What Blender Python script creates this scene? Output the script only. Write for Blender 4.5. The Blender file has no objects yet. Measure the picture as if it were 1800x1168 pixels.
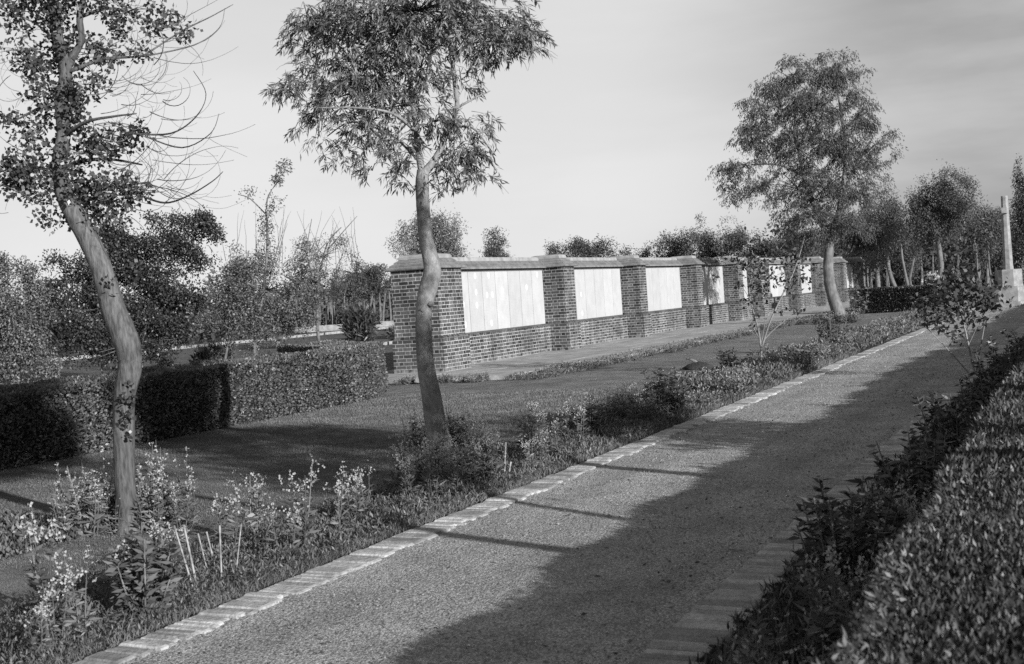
import bpy, math, random
import numpy as np
from mathutils import Matrix, Vector

random.seed(7)
rng = np.random.default_rng(7)
C = bpy.context.scene.collection
SC = bpy.context.scene

# ------------------------------------------------------------------ camera
CAM = np.array([0.0, 0.0, 1.478])
R = np.array([[0.90465699, -0.04855826, -0.42336488],
              [0.4209593, -0.05261991, 0.90555199],
              [-0.06624945, -0.99743333, -0.02716192]])   # columns: right, down, forward
FPX = 2220.0
cd = bpy.data.cameras.new('camera')
co = bpy.data.objects.new('camera', cd); C.objects.link(co)
M = Matrix.Identity(4)
for r in range(3):
    M[r][0] = R[r][0]; M[r][1] = -R[r][1]; M[r][2] = -R[r][2]; M[r][3] = CAM[r]
co.matrix_world = M
cd.lens = 105.0; cd.sensor_width = 105.0 * 1800 / FPX; cd.sensor_fit = 'HORIZONTAL'
cd.clip_start = 0.1; cd.clip_end = 3000
cd.dof.use_dof = True; cd.dof.focus_distance = 17.0; cd.dof.aperture_fstop = 15.0
SC.camera = co

# ------------------------------------------------------------------ sky, sun, exposure
SUN_EL = math.radians(15.5)
SUN_AZ = (0.891, -0.454)                         # horizontal direction towards the sun
w = bpy.data.worlds.new('World'); SC.world = w; w.use_nodes = True
nt = w.node_tree; nt.nodes.clear()
def wn(t, **k):
    n = nt.nodes.new(t)
    for a, b in k.items(): setattr(n, a, b)
    return n
sky = wn('ShaderNodeTexSky', sky_type='NISHITA', sun_disc=False)
sky.sun_elevation = SUN_EL; sky.sun_rotation = math.atan2(SUN_AZ[0], SUN_AZ[1])
bw = wn('ShaderNodeRGBToBW'); nt.links.new(sky.outputs[0], bw.inputs[0])
tc = wn('ShaderNodeTexCoord')
sep = wn('ShaderNodeSeparateXYZ'); nt.links.new(tc.outputs['Generated'], sep.inputs[0])
mp = wn('ShaderNodeMapping'); mp.inputs['Scale'].default_value = (2.0, 2.0, 9.0)
mp.inputs['Rotation'].default_value = (0.10, 0.06, 0.3)
nt.links.new(tc.outputs['Generated'], mp.inputs[0])
nz = wn('ShaderNodeTexNoise'); nz.inputs['Scale'].default_value = 1.3; nz.inputs['Detail'].default_value = 7
nz.inputs['Roughness'].default_value = 0.52
nt.links.new(mp.outputs[0], nz.inputs['Vector'])
def wmath(op, a, b=None, c=None, clamp=False):
    n = wn('ShaderNodeMath', operation=op); n.use_clamp = clamp
    for i, v in enumerate((a, b, c)):
        if v is None: continue
        if isinstance(v, (int, float)): n.inputs[i].default_value = v
        else: nt.links.new(v, n.inputs[i])
    return n.outputs[0]
def wrange(v, a, b, c, d, smooth=True):
    n = wn('ShaderNodeMapRange', interpolation_type='SMOOTHSTEP' if smooth else 'LINEAR')
    nt.links.new(v, n.inputs[0])
    for i, x in enumerate((a, b, c, d)): n.inputs[i + 1].default_value = x
    return n.outputs[0]
# thin bright cloud veil, thicker and greyer towards +Y (up the avenue) and overhead
veil = wrange(sep.outputs['Z'], 0.12, 0.75, 7.5, 2.2)
az = wmath('ADD', wmath('MULTIPLY', sep.outputs['X'], 0.905), wmath('MULTIPLY', sep.outputs['Y'], 0.421))
azf = wrange(az, 0.06, 0.36, 0.0, 1.0)
cl = wrange(nz.outputs['Fac'], 0.36, 0.66, 0.0, 1.0)
bank = wmath('MULTIPLY', azf, wmath('ADD', wmath('MULTIPLY', cl, 0.22), 0.33))
soft = wmath('SUBTRACT', 1.0, wmath('MULTIPLY', cl, 0.07))
val = wmath('MULTIPLY', wmath('MULTIPLY', veil, wmath('SUBTRACT', 1.0, bank)), soft)
mixv = wmath('ADD', wmath('MULTIPLY', val, 1.0), wmath('MULTIPLY', bw.outputs[0], 0.1))
bg = wn('ShaderNodeBackground'); bg.inputs['Strength'].default_value = 0.062
nt.links.new(mixv, bg.inputs['Color'])
wo = wn('ShaderNodeOutputWorld'); nt.links.new(bg.outputs[0], wo.inputs[0])

sl = bpy.data.lights.new('sun', 'SUN'); sl.energy = 5.0; sl.angle = math.radians(0.5)
sl.color = (1, 1, 1)                              # the photograph is monochrome
so = bpy.data.objects.new('sun', sl); C.objects.link(so)
sd = Vector((SUN_AZ[0] * math.cos(SUN_EL), SUN_AZ[1] * math.cos(SUN_EL), math.sin(SUN_EL)))
so.rotation_euler = sd.to_track_quat('Z', 'Y').to_euler()
SC.view_settings.view_transform = 'Standard'; SC.view_settings.look = 'None'
SC.view_settings.exposure = 0.7; SC.view_settings.gamma = 1.0
try: SC.view_settings.use_curve_mapping = False
except Exception: pass
SC.cycles.use_denoising = False
SC.cycles.max_bounces = 5; SC.cycles.diffuse_bounces = 3; SC.cycles.transmission_bounces = 3
SC.cycles.use_adaptive_sampling = False

# ------------------------------------------------------------------ helpers
def ray(px, py): return R @ np.array([px - 900, py - 584, FPX])
def G(px, py, z=0.0):                 # pixel of the photograph -> point on the level z
    r = ray(px, py); return CAM + r * ((z - CAM[2]) / r[2])
def W(px, py, d):                     # pixel -> point at camera depth d (metres)
    return CAM + ray(px, py) * (d / FPX)
def depth(p): return float(R[:, 2] @ (np.asarray(p, float) - CAM))
def tag(o, label=None, cat=None, group=None, kind=None):
    if label: o['label'] = label
    if cat: o['category'] = cat
    if group: o['group'] = group
    if kind: o['kind'] = kind
    return o
def empty(name, loc=(0, 0, 0)):
    o = bpy.data.objects.new(name, None); C.objects.link(o); o.location = loc
    o.empty_display_size = 0.2; return o
def link_mesh(name, me, mat, parent=None):
    if mat: me.materials.append(mat)
    o = bpy.data.objects.new(name, me); C.objects.link(o)
    if parent is not None:
        o.parent = parent
        o.matrix_parent_inverse = Matrix.Translation(-Vector(parent.location)) if parent.type == 'EMPTY' else Matrix.Identity(4)
    return o
def np_mesh(name, V, F, n, tone=None, smooth=False):
    """V (nv,3), F flat index array of n-gons"""
    me = bpy.data.meshes.new(name)
    V = np.asarray(V, np.float32); F = np.asarray(F, np.int32).ravel(); nf = len(F) // n
    me.vertices.add(len(V)); me.vertices.foreach_set('co', V.ravel())
    me.loops.add(len(F)); me.loops.foreach_set('vertex_index', F)
    me.polygons.add(nf); me.polygons.foreach_set('loop_start', np.arange(nf, dtype=np.int32) * n)
    try: me.polygons.foreach_set('loop_total', np.full(nf, n, np.int32))
    except Exception: pass
    if smooth: me.polygons.foreach_set('use_smooth', np.ones(nf, bool))
    me.update(calc_edges=True)
    if tone is not None:
        a = me.attributes.new('tone', 'FLOAT', 'FACE'); a.data.foreach_set('value', np.asarray(tone, np.float32))
    return me
class MB:
    def __init__(s): s.v = []; s.f = []; s.t = []
    def add(s, vs, fs):
        b = len(s.v); s.v += [tuple(map(float, p)) for p in vs]; s.f += [tuple(b + i for i in f) for f in fs]
    def box(s, x0, x1, y0, y1, z0, z1):
        s.add([(x0, y0, z0), (x1, y0, z0), (x1, y1, z0), (x0, y1, z0), (x0, y0, z1), (x1, y0, z1), (x1, y1, z1), (x0, y1, z1)],
              [(0, 3, 2, 1), (4, 5, 6, 7), (0, 1, 5, 4), (1, 2, 6, 5), (2, 3, 7, 6), (3, 0, 4, 7)])
    def rings(s, rs, cap=True):      # list of rings with the same vertex count
        n = len(rs[0]); b = len(s.v)
        for r in rs: s.v += [tuple(map(float, p)) for p in r]
        for i in range(len(rs) - 1):
            for j in range(n):
                k = (j + 1) % n
                s.f.append((b + i * n + j, b + i * n + k, b + (i + 1) * n + k, b + (i + 1) * n + j))
        if cap:
            s.f.append(tuple(b + j for j in range(n - 1, -1, -1)))
            s.f.append(tuple(b + (len(rs) - 1) * n + j for j in range(n)))
    def tube(s, pts, rad, n=8, rough=0.0):
        pts = [np.asarray(p, float) for p in pts]; rs = []
        up = np.array([0.3, 0.2, 1.0])
        for i, p in enumerate(pts):
            a = pts[max(0, i - 1)]; b = pts[min(len(pts) - 1, i + 1)]
            d = b - a; d = d / (np.linalg.norm(d) + 1e-9)
            u = np.cross(d, up if abs(d @ up) < 0.95 * np.linalg.norm(up) else np.array([1.0, 0, 0])); u /= np.linalg.norm(u) + 1e-9
            v = np.cross(d, u)
            r0 = rad[i] if hasattr(rad, '__len__') else rad
            rs.append([p + (u * math.cos(2 * math.pi * k / n) + v * math.sin(2 * math.pi * k / n)) * r0 * (1 + rough * random.uniform(-1, 1)) for k in range(n)])
        s.rings(rs)
    def build(s, name, mat, parent=None, smooth=False):
        me = bpy.data.meshes.new(name); me.from_pydata(s.v, [], s.f); me.update()
        if smooth: me.polygons.foreach_set('use_smooth', np.ones(len(me.polygons), bool))
        return link_mesh(name, me, mat, parent)
def spline(pts, rad, sub=5):          # catmull-rom refinement of a polyline with radii
    P = [np.asarray(p, float) for p in pts]; out = []; ro = []
    for i in range(len(P) - 1):
        p0 = P[max(i - 1, 0)]; p1 = P[i]; p2 = P[i + 1]; p3 = P[min(i + 2, len(P) - 1)]
        for k in range(sub):
            t = k / sub
            out.append(0.5 * ((2 * p1) + (-p0 + p2) * t + (2 * p0 - 5 * p1 + 4 * p2 - p3) * t * t + (-p0 + 3 * p1 - 3 * p2 + p3) * t ** 3))
            ro.append(rad[i] * (1 - t) + rad[i + 1] * t)
    out.append(P[-1]); ro.append(rad[-1]); return out, ro

# ------------------------------------------------------------------ materials (all grey: black and white film)
MATS = {}
def new_mat(name):
    m = bpy.data.materials.new(name); m.use_nodes = True; m.node_tree.nodes.clear(); return m, m.node_tree
class N:
    def __init__(s, t): s.t = t
    def n(s, typ, ins=None, **k):
        x = s.t.nodes.new(typ)
        for a, b in k.items(): setattr(x, a, b)
        for a, b in (ins or {}).items():
            if hasattr(b, 'is_linked') or isinstance(b, bpy.types.NodeSocket): s.t.links.new(b, x.inputs[a])
            else: x.inputs[a].default_value = b
        return x
    def m(s, op, a, b=None, c=None, clamp=False):
        x = s.t.nodes.new('ShaderNodeMath'); x.operation = op; x.use_clamp = clamp
        for i, v in enumerate((a, b, c)):
            if v is None: continue
            if isinstance(v, (int, float)): x.inputs[i].default_value = v
            else: s.t.links.new(v, x.inputs[i])
        return x.outputs[0]
    def r(s, v, a, b, c, d, sm=True):
        x = s.t.nodes.new('ShaderNodeMapRange'); x.interpolation_type = 'SMOOTHSTEP' if sm else 'LINEAR'
        s.t.links.new(v, x.inputs[0])
        for i, q in enumerate((a, b, c, d)):
            if isinstance(q, (int, float)): x.inputs[i + 1].default_value = q
            else: s.t.links.new(q, x.inputs[i + 1])
        return x.outputs[0]
    def noise(s, vec, scale, detail=4, rough=0.55):
        x = s.n('ShaderNodeTexNoise', {'Scale': scale, 'Detail': detail, 'Roughness': rough})
        s.t.links.new(vec, x.inputs['Vector']); return x.outputs['Fac']
    def scaled(s, vec, sc):
        x = s.n('ShaderNodeMapping', {'Scale': sc}); s.t.links.new(vec, x.inputs['Vector']); return x.outputs[0]
    def finish(s, val, rough=0.9, bump=None, bstr=0.5, bdist=0.02, spec=0.3, trans=0.0):
        p = s.n('ShaderNodeBsdfPrincipled', {'Roughness': rough})
        p.inputs['Specular IOR Level'].default_value = spec
        if isinstance(val, (int, float)): p.inputs['Base Color'].default_value = (val, val, val, 1)
        else: s.t.links.new(val, p.inputs['Base Color'])
        if bump is not None:
            b = s.n('ShaderNodeBump', {'Strength': bstr, 'Distance': bdist}); s.t.links.new(bump, b.inputs['Height'])
            s.t.links.new(b.outputs[0], p.inputs['Normal'])
        out = p.outputs[0]
        if trans > 0:
            tr = s.n('ShaderNodeBsdfTranslucent')
            if isinstance(val, (int, float)): tr.inputs['Color'].default_value = (val, val, val, 1)
            else: s.t.links.new(val, tr.inputs['Color'])
            mx = s.n('ShaderNodeMixShader', {0: trans}); s.t.links.new(out, mx.inputs[1]); s.t.links.new(tr.outputs[0], mx.inputs[2])
            out = mx.outputs[0]
        o = s.n('ShaderNodeOutputMaterial'); s.t.links.new(out, o.inputs[0])
def pos(t):   # world position, stable for everything that does not move
    return t.n('ShaderNodeNewGeometry').outputs['Position']

def leaf_mat(name, base, trans=0.25, rough=0.5, spec=0.4, clump=1.2):
    m, t = new_mat(name); t = N(t)
    a = t.n('ShaderNodeAttribute', attribute_name='tone').outputs['Fac']
    nz_ = t.noise(pos(t), clump, 3)
    v = t.m('MULTIPLY', t.m('MULTIPLY', a, base), t.r(nz_, 0.3, 0.7, 0.75, 1.3))
    t.finish(v, rough=rough, spec=spec, trans=trans); return m
def bark_mat(name, base, sc=(12, 12, 5), dark=0.55):
    m, t = new_mat(name); t = N(t)
    p = pos(t); q = t.scaled(p, sc)
    n1 = t.noise(q, 3.0, 8, 0.65); n2 = t.noise(p, 3.0, 3)
    v = t.m('MULTIPLY', t.m('MULTIPLY', t.r(n1, 0.3, 0.7, dark, 1.3), base), t.r(n2, 0.3, 0.7, 0.75, 1.2))
    t.finish(v, bump=n1, bstr=0.9, bdist=0.012); return m
def brick_mat(name, brick=0.054, mortar=0.33, headers=False):
    m, t = new_mat(name); t = N(t)
    g = t.n('ShaderNodeNewGeometry'); P = t.n('ShaderNodeSeparateXYZ'); t.t.links.new(g.outputs['Position'], P.inputs[0])
    Nn = t.n('ShaderNodeSeparateXYZ'); t.t.links.new(g.outputs['Normal'], Nn.inputs[0])
    isx = t.m('GREATER_THAN', t.m('ABSOLUTE', Nn.outputs['X']), t.m('ABSOLUTE', Nn.outputs['Y']))
    wob = t.noise(g.outputs['Position'], 9.0, 3)
    u = t.m('ADD', t.m('MULTIPLY', P.outputs['Y'], isx), t.m('MULTIPLY', P.outputs['X'], t.m('SUBTRACT', 1.0, isx)))
    u = t.m('ADD', u, t.m('MULTIPLY', t.m('SUBTRACT', wob, 0.5), 0.012))
    z = t.m('ADD', P.outputs['Z'], t.m('MULTIPLY', t.m('SUBTRACT', t.noise(g.outputs['Position'], 5.0, 3), 0.5), 0.010))
    row = t.m('FLOOR', t.m('DIVIDE', z, 0.075)); par = t.m('MODULO', row, 2.0)
    PER = 0.3375
    rj = t.n('ShaderNodeTexWhiteNoise', noise_dimensions='1D'); t.t.links.new(row, rj.inputs['W'])
    uu = t.m('ADD', t.m('ADD', u, t.m('MULTIPLY', par, PER / 2)), t.m('ADD', t.m('MULTIPLY', rj.outputs['Value'], 0.02), 40 * PER))
    if headers: um = t.m('MODULO', uu, 0.1125); cell = t.m('FLOOR', t.m('DIVIDE', uu, 0.1125)); 
    else:
        um = t.m('MODULO', uu, PER); per = t.m('FLOOR', t.m('DIVIDE', uu, PER))
        cell = t.m('ADD', t.m('MULTIPLY', per, 2.0), t.m('GREATER_THAN', um, 0.225))
    zm = t.m('SUBTRACT', z, t.m('MULTIPLY', row, 0.075))
    J = 0.0065
    def edge(d): return t.r(d, J * 0.75, J * 1.35, 0.0, 1.0)
    e = t.m('MINIMUM', zm, t.m('SUBTRACT', 0.075, zm))
    if headers: e2 = t.m('MINIMUM', um, t.m('SUBTRACT', 0.1125, um))
    else: e2 = t.m('MINIMUM', t.m('MINIMUM', um, t.m('SUBTRACT', PER, um)), t.m('ABSOLUTE', t.m('SUBTRACT', um, 0.225)))
    e2 = t.m('MULTIPLY', e2, 1.12)
    face = t.m('MULTIPLY', edge(e), edge(e2))
    cv = t.n('ShaderNodeCombineXYZ'); t.t.links.new(cell, cv.inputs[0]); t.t.links.new(row, cv.inputs[1]); t.t.links.new(isx, cv.inputs[2])
    wv = t.n('ShaderNodeTexWhiteNoise', noise_dimensions='3D'); t.t.links.new(cv.outputs[0], wv.inputs['Vector'])
    rough = t.noise(g.outputs['Position'], 60.0, 4); big = t.noise(g.outputs['Position'], 1.1, 3)
    b = t.m('MULTIPLY', t.r(wv.outputs['Value'], 0.0, 1.0, 0.4, 1.75, False), brick)
    b = t.m('MULTIPLY', b, t.r(rough, 0.3, 0.7, 0.7, 1.35))
    mo = t.m('MULTIPLY', t.r(t.noise(g.outputs['Position'], 24.0, 3), 0.3, 0.7, 0.65, 1.15), mortar)
    v = t.m('ADD', t.m('MULTIPLY', b, face), t.m('MULTIPLY', mo, t.m('SUBTRACT', 1.0, face)))
    v = t.m('MULTIPLY', v, t.r(big, 0.3, 0.7, 0.72, 1.22))
    stre = t.noise(t.scaled(g.outputs['Position'], (3.5, 3.5, .35)), 1.6, 5, 0.6)   # run-off streaks down the brickwork
    v = t.m('MULTIPLY', v, t.r(stre, 0.35, 0.65, 0.78, 1.12))
    # lime wash and splashed soil just over the pavement
    low = t.m('MULTIPLY', t.r(z, 0.05, 0.22, 1.0, 0.0), t.r(t.noise(g.outputs['Position'], 7.0, 4), 0.42, 0.62, 0.0, 1.0))
    v = t.m('ADD', t.m('MULTIPLY', v, t.m('SUBTRACT', 1.0, t.m('MULTIPLY', low, 0.7))), t.m('MULTIPLY', low, 0.2))
    h = t.m('ADD', face, t.m('MULTIPLY', rough, 0.3))
    t.finish(v, rough=0.9, bump=h, bstr=0.6, bdist=0.006, spec=0.2); return m

M_BRICK = brick_mat('brick')
M_SPLAY = brick_mat('splayed_brick', brick=0.05, mortar=0.14, headers=True)

m, t = new_mat('roof_tile'); t = N(t)
p = pos(t); sx = t.n('ShaderNodeSeparateXYZ'); t.t.links.new(p, sx.inputs[0])
yj = t.m('ABSOLUTE', t.m('SUBTRACT', t.m('FRACT', t.m('DIVIDE', t.m('ADD', sx.outputs['Y'], t.m('MULTIPLY', t.m('FLOOR', t.m('DIVIDE', sx.outputs['Z'], 0.075)), 0.075)), 0.15)), 0.5))
jo = t.r(yj, 0.44, 0.49, 1.0, 0.62)
v = t.m('MULTIPLY', t.m('MULTIPLY', t.r(t.noise(p, 6.0, 5), 0.3, 0.7, 0.72, 1.2), 0.17), jo)
v = t.m('MULTIPLY', v, t.r(t.noise(p, 50.0, 3), 0.3, 0.7, 0.8, 1.2))
t.finish(v, bump=t.noise(p, 40.0, 4), bstr=0.5, bdist=0.01); M_TILE = m

m, t = new_mat('coping_cap'); t = N(t)
p = pos(t)
v = t.m('MULTIPLY', t.r(t.noise(p, 5.0, 6), 0.3, 0.7, 0.75, 1.2), 0.25)
t.finish(v, bump=t.noise(p, 40.0, 4), bstr=0.4, bdist=0.01); M_CAP = m

m, t = new_mat('pale_limestone'); t = N(t)      # inscription tablets
tcn = t.n('ShaderNodeTexCoord'); p = pos(t)
oi = t.n('ShaderNodeObjectInfo').outputs['Random']
st = t.noise(t.scaled(p, (2, 2.5, 1.6)), 1.6, 6, 0.6)
v = t.m('MULTIPLY', t.r(st, 0.35, 0.72, 0.39, 0.345), t.r(oi, 0, 1, 0.93, 1.05, False))
sx = t.n('ShaderNodeSeparateXYZ'); t.t.links.new(p, sx.inputs[0])
lines = t.m('ABSOLUTE', t.m('SUBTRACT', t.m('FRACT', t.m('DIVIDE', sx.outputs['Z'], 0.034)), 0.5))
let = t.noise(t.scaled(p, (1, 60, 30)), 1.0, 2)
ink = t.m('MULTIPLY', t.r(lines, 0.2, 0.3, 0.0, 1.0), t.r(let, 0.5, 0.56, 0.0, 1.0))
v = t.m('MULTIPLY', v, t.m('SUBTRACT', 1.0, t.m('MULTIPLY', ink, 0.12)))
t.finish(v, rough=0.7, spec=0.3, bump=t.noise(p, 20.0, 3), bstr=0.15, bdist=0.005); M_TABLET = m
m, t = new_mat('fresh_cut_stone'); t = N(t); t.finish(0.50, rough=0.8); M_BADGE = m
m, t = new_mat('dark_joint'); t = N(t); t.finish(0.12, rough=0.9); M_JOINT = m  # flat dark grey behind the tablet joints and along the strip above

def stone_mat(name, base, sc=8.0, bump=0.5, spread=0.25):
    m, t = new_mat(name); t = N(t); p = pos(t)
    g = t.n('ShaderNodeNewGeometry').outputs['Random Per Island']
    v = t.m('MULTIPLY', t.m('MULTIPLY', t.r(t.noise(p, sc, 7, 0.6), 0.3, 0.7, 0.72, 1.25), base), t.r(g, 0, 1, 1 - spread, 1 + spread, False))
    v = t.m('MULTIPLY', v, t.r(t.noise(p, sc * 9, 3), 0.3, 0.7, 0.85, 1.15))
    t.finish(v, bump=t.noise(p, sc * 5, 5), bstr=bump, bdist=0.012); return m
M_KERB = stone_mat('kerb_stone', 0.315, 7.0, 0.8, 0.38)
M_PAVE = stone_mat('paving_stone', 0.30, 2.5, 0.3, 0.08)
M_CROSS = stone_mat('dressed_limestone', 0.22, 4.0, 0.3, 0.06)
M_BGKERB = stone_mat('far_kerb', 0.24, 4.0, 0.3, 0.2)

m, t = new_mat('gravel'); t = N(t); p = pos(t)
vo = t.n('ShaderNodeTexVoronoi', {'Scale': 95.0}); t.t.links.new(p, vo.inputs['Vector'])
vb = t.n('ShaderNodeTexVoronoi', {'Scale': 44.0}); t.t.links.new(p, vb.inputs['Vector'])
wv = t.n('ShaderNodeTexWhiteNoise', noise_dimensions='3D'); t.t.links.new(vo.outputs['Position'], wv.inputs['Vector'])
big = t.noise(p, 1.6, 6, 0.68)
v = t.m('MULTIPLY', t.r(wv.outputs['Value'], 0, 1, 0.6, 1.42, False), t.m('MULTIPLY', t.r(big, 0.3, 0.7, 0.28, 0.41), t.r(t.noise(t.scaled(p, (2.2, .25, 1)), 1.5, 3), .35, .65, .88, 1.08)))
v = t.m('MULTIPLY', v, t.r(vo.outputs['Distance'], 0.2, 0.75, 1.12, 0.6))
h = t.m('ADD', t.m('MULTIPLY', t.m('SUBTRACT', 1.0, vo.outputs['Distance']), 0.6), t.m('MULTIPLY', t.m('SUBTRACT', 1.0, vb.outputs['Distance']), 0.6))
t.finish(v, bump=h, bstr=1.0, bdist=0.008, spec=0.15); M_GRAVEL = m

def ground_mat(name, base, fine=90.0):
    m, t = new_mat(name); t = N(t); p = pos(t)
    n1 = t.noise(p, fine, 4, 0.7); n2 = t.noise(p, 2.2, 6, 0.65); n3 = t.noise(p, 0.35, 3)
    v = t.m('MULTIPLY', t.m('MULTIPLY', t.r(n1, 0.3, 0.7, 0.6, 1.45), base), t.m('MULTIPLY', t.r(n2, 0.3, 0.7, 0.78, 1.25), t.r(n3, 0.3, 0.7, 0.85, 1.15)))
    t.finish(v, bump=t.m('ADD', n1, t.m('MULTIPLY', n2, 0.6)), bstr=1.0, bdist=0.03, spec=0.1); return m
M_LAWN = ground_mat('mown_grass', 0.155, 70.0)
M_GROUND = ground_mat('rough_grass_and_earth', 0.095, 12.0)
M_SOIL = ground_mat('bed_soil', 0.045, 30.0)
M_GRASSBLADE = leaf_mat('grass_blade', 0.155, 0.3, 0.6, 0.2, 2.0)
M_HEDGE = leaf_mat('clipped_hedge_leaf', 0.105, 0.2, 0.45, 0.5, 1.5)
M_LOWHEDGE = leaf_mat('glossy_hedge_leaf', 0.054, 0.1, 0.5, 0.5, 3.0)
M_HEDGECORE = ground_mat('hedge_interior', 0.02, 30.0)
M_FLOWERLEAF = leaf_mat('flower_leaf', 0.13, 0.25, 0.5, 0.4, 1.5)
M_BED = leaf_mat('bed_leaf', 0.115, 0.25, 0.5, 0.4, 2.0)
M_DARKLEAF = leaf_mat('dark_shrub_leaf', 0.06, 0.15, 0.4, 0.5, 2.0)
m, t = new_mat('white_petal'); t = N(t); t.finish(0.40, rough=0.7, spec=0.2, trans=0.3); M_PETAL = m
M_WILLOW = leaf_mat('willow_leaf', 0.13, 0.2, 0.42, 0.5, 1.1)
M_IVY = leaf_mat('ivy_leaf', 0.05, 0.15, 0.4, 0.5, 1.4)
M_FIG = leaf_mat('dense_leaf', 0.034, 0.15, 0.45, 0.5, 0.5)
M_PEPPER = leaf_mat('feathery_leaf', 0.085, 0.3, 0.6, 0.3, 0.7)
M_FAR = leaf_mat('far_leaf', 0.085, 0.3, 0.7, 0.2, 0.25)
M_SAP = leaf_mat('sapling_leaf', 0.055, 0.2, 0.5, 0.4, 2.0)
M_BARK = bark_mat('grey_bark', 0.095, (17, 17, 3.5), 0.45)
M_BARKB = bark_mat('smooth_dark_bark', 0.18, (10, 10, 6), 0.75)
M_BARKC = bark_mat('far_bark', 0.12, (6, 6, 2), 0.7)
M_TWIG = bark_mat('twig_bark', 0.13)
m, t = new_mat('bamboo_cane'); t = N(t); p = pos(t)
t.finish(t.m('MULTIPLY', t.r(t.noise(t.scaled(p, (1, 1, 9)), 3.0, 3), 0.35, 0.65, 0.6, 1.2), 0.24), rough=0.6); M_CANE = m

# ------------------------------------------------------------------ leaves
def unit(v): return v / (np.linalg.norm(v, axis=-1, keepdims=True) + 1e-9)
def leaf_mesh(name, P, D, L, Wd, lo=0.6, hi=1.4, rnd=1.0, shape=0.45):
    """one folded rhombic leaf per point: P base points, D long axes, L lengths, Wd widths"""
    P = np.asarray(P, float); n = len(P); D = unit(np.asarray(D, float))
    L = np.broadcast_to(L, n)[:, None] * rng.uniform(0.7, 1.25, (n, 1)); Wd = np.broadcast_to(Wd, n)[:, None] * rng.uniform(0.75, 1.25, (n, 1))
    S = unit(np.cross(D, rng.normal(size=(n, 3)))); Nn = np.cross(D, S)
    fold = rng.uniform(0.05, 0.35, (n, 1)) * Wd
    V = np.stack([P, P + D * L * shape + S * Wd * .5 + Nn * fold, P + D * L, P + D * L * shape - S * Wd * .5 + Nn * fold], 1).reshape(-1, 3)
    b = np.arange(n)[:, None] * 4
    F = np.concatenate([b, b + 1, b + 2, b + 3], 1)
    return np_mesh(name, V, F, 4, tone=rng.uniform(lo, hi, n))
def blob_leaves(blobs, droop=0.0, spread=0.35, per=14, surf=0.6, flat=0.0):
    """blobs: (centre, (rx,ry,rz), n clusters). returns points, directions, cluster centres, blob centres"""
    P = []; D = []; CC = []; BC = []
    for c, r, ncl in blobs:
        c = np.asarray(c, float); r = np.asarray(r, float)
        d = unit(rng.normal(size=(ncl, 3))); rad = rng.uniform(0, 1, (ncl, 1)) ** (1 / 3.0)
        rad = rad * (1 - surf) + surf * rng.uniform(0.72, 1.08, (ncl, 1))
        cc = c + d * rad * r
        CC.append(cc); BC.append(np.repeat(c[None], ncl, 0))
        s = spread * rng.uniform(0.6, 1.4, (ncl, 1, 1))
        off = unit(rng.normal(size=(ncl, per, 3))) * rng.uniform(0, 1, (ncl, per, 1)) ** .45 * s * 1.7 * np.array([1, 1, 1 - flat])
        pp = cc[:, None] + off
        dd = unit(unit(off + 1e-6) * 0.8 + rng.normal(size=off.shape) * 0.6 + np.array([0, 0, -1.0]) * droop)
        P.append(pp.reshape(-1, 3)); D.append(dd.reshape(-1, 3))
    return np.concatenate(P), np.concatenate(D), np.concatenate(CC), np.concatenate(BC)
def gap_mask(P, lam, thr, seed=0):
    # smooth 3-D noise that opens holes right through a crown
    r = np.random.default_rng(seed); f = np.zeros(len(P))
    for k in range(7):
        kv = unit(r.normal(size=3)) * 2 * math.pi / (lam * r.uniform(.6, 1.6)); f += np.sin(P @ kv + r.uniform(0, 6.28))
    return f / math.sqrt(3.5) > thr + rng.normal(size=len(P)) * .18
def pxblobs(lst, d, dens):
    """(px, py, rx_px, rz_px, depth offset m, depth radius factor) -> world ellipsoids; dens = clusters per 1000 px^2"""
    out = []
    for b in lst:
        px, py, rx, rz = b[:4]; off = b[4] if len(b) > 4 else 0.0; k = b[5] if len(b) > 5 else 1.0
        dd = d + off; s = dd / FPX
        c = W(px, py, dd); n = max(4, int(rx * rz * 3.14 / 1000 * dens * k))
        out.append((c, (rx * s, rx * s * 0.9, rz * s), n))
    return out
def twigs_to(mb, CC, BC, r=0.006, frac=1.0, sag=0.1, n=4):
    for c, b in zip(CC, BC):
        if random.random() > frac: continue
        mid = (c + b) / 2 + np.array([0, 0, np.linalg.norm(c - b) * sag])
        mb.tube([b, mid, c], [r * 1.6, r * 1.2, r * .5], n)
def pxpath(lst, d, extra=None):
    """list of (px,py,width_px[,depth offset]) -> points and radii"""
    P = []; Rr = []
    for q in lst:
        o = q[3] if len(q) > 3 else 0.0
        P.append(W(q[0], q[1], d + o)); Rr.append(q[2] * 0.5 * (d + o) / FPX)
    return P, Rr

# ------------------------------------------------------------------ ground, path, beds, pavement
def sheet(name, x0, x1, y0, y1, z, mat, nx=1, ny=1, amp=0.0):
    xs = np.linspace(x0, x1, nx + 1); ys = np.linspace(y0, y1, ny + 1)
    X, Y = np.meshgrid(xs, ys); Z = np.full_like(X, z)
    if amp: Z = Z + amp * (np.sin(X * 2.1 + np.sin(Y * 1.3)) * 0.5 + np.sin(Y * 1.7 + X) * 0.5 + rng.normal(size=X.shape) * 0.25)
    V = np.stack([X, Y, Z], -1).reshape(-1, 3)
    i = (np.arange(ny)[:, None] * (nx + 1) + np.arange(nx)[None]).ravel()
    F = np.stack([i, i + 1, i + nx + 2, i + nx + 1], 1)
    return link_mesh(name, np_mesh(name, V, F, 4, smooth=True), mat)
tag(sheet('ground', -900, 900, -300, 1600, -0.03, M_GROUND, 20, 20), 'rough grassy ground reaching to the horizon beyond the garden', 'ground', kind='structure')
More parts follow.
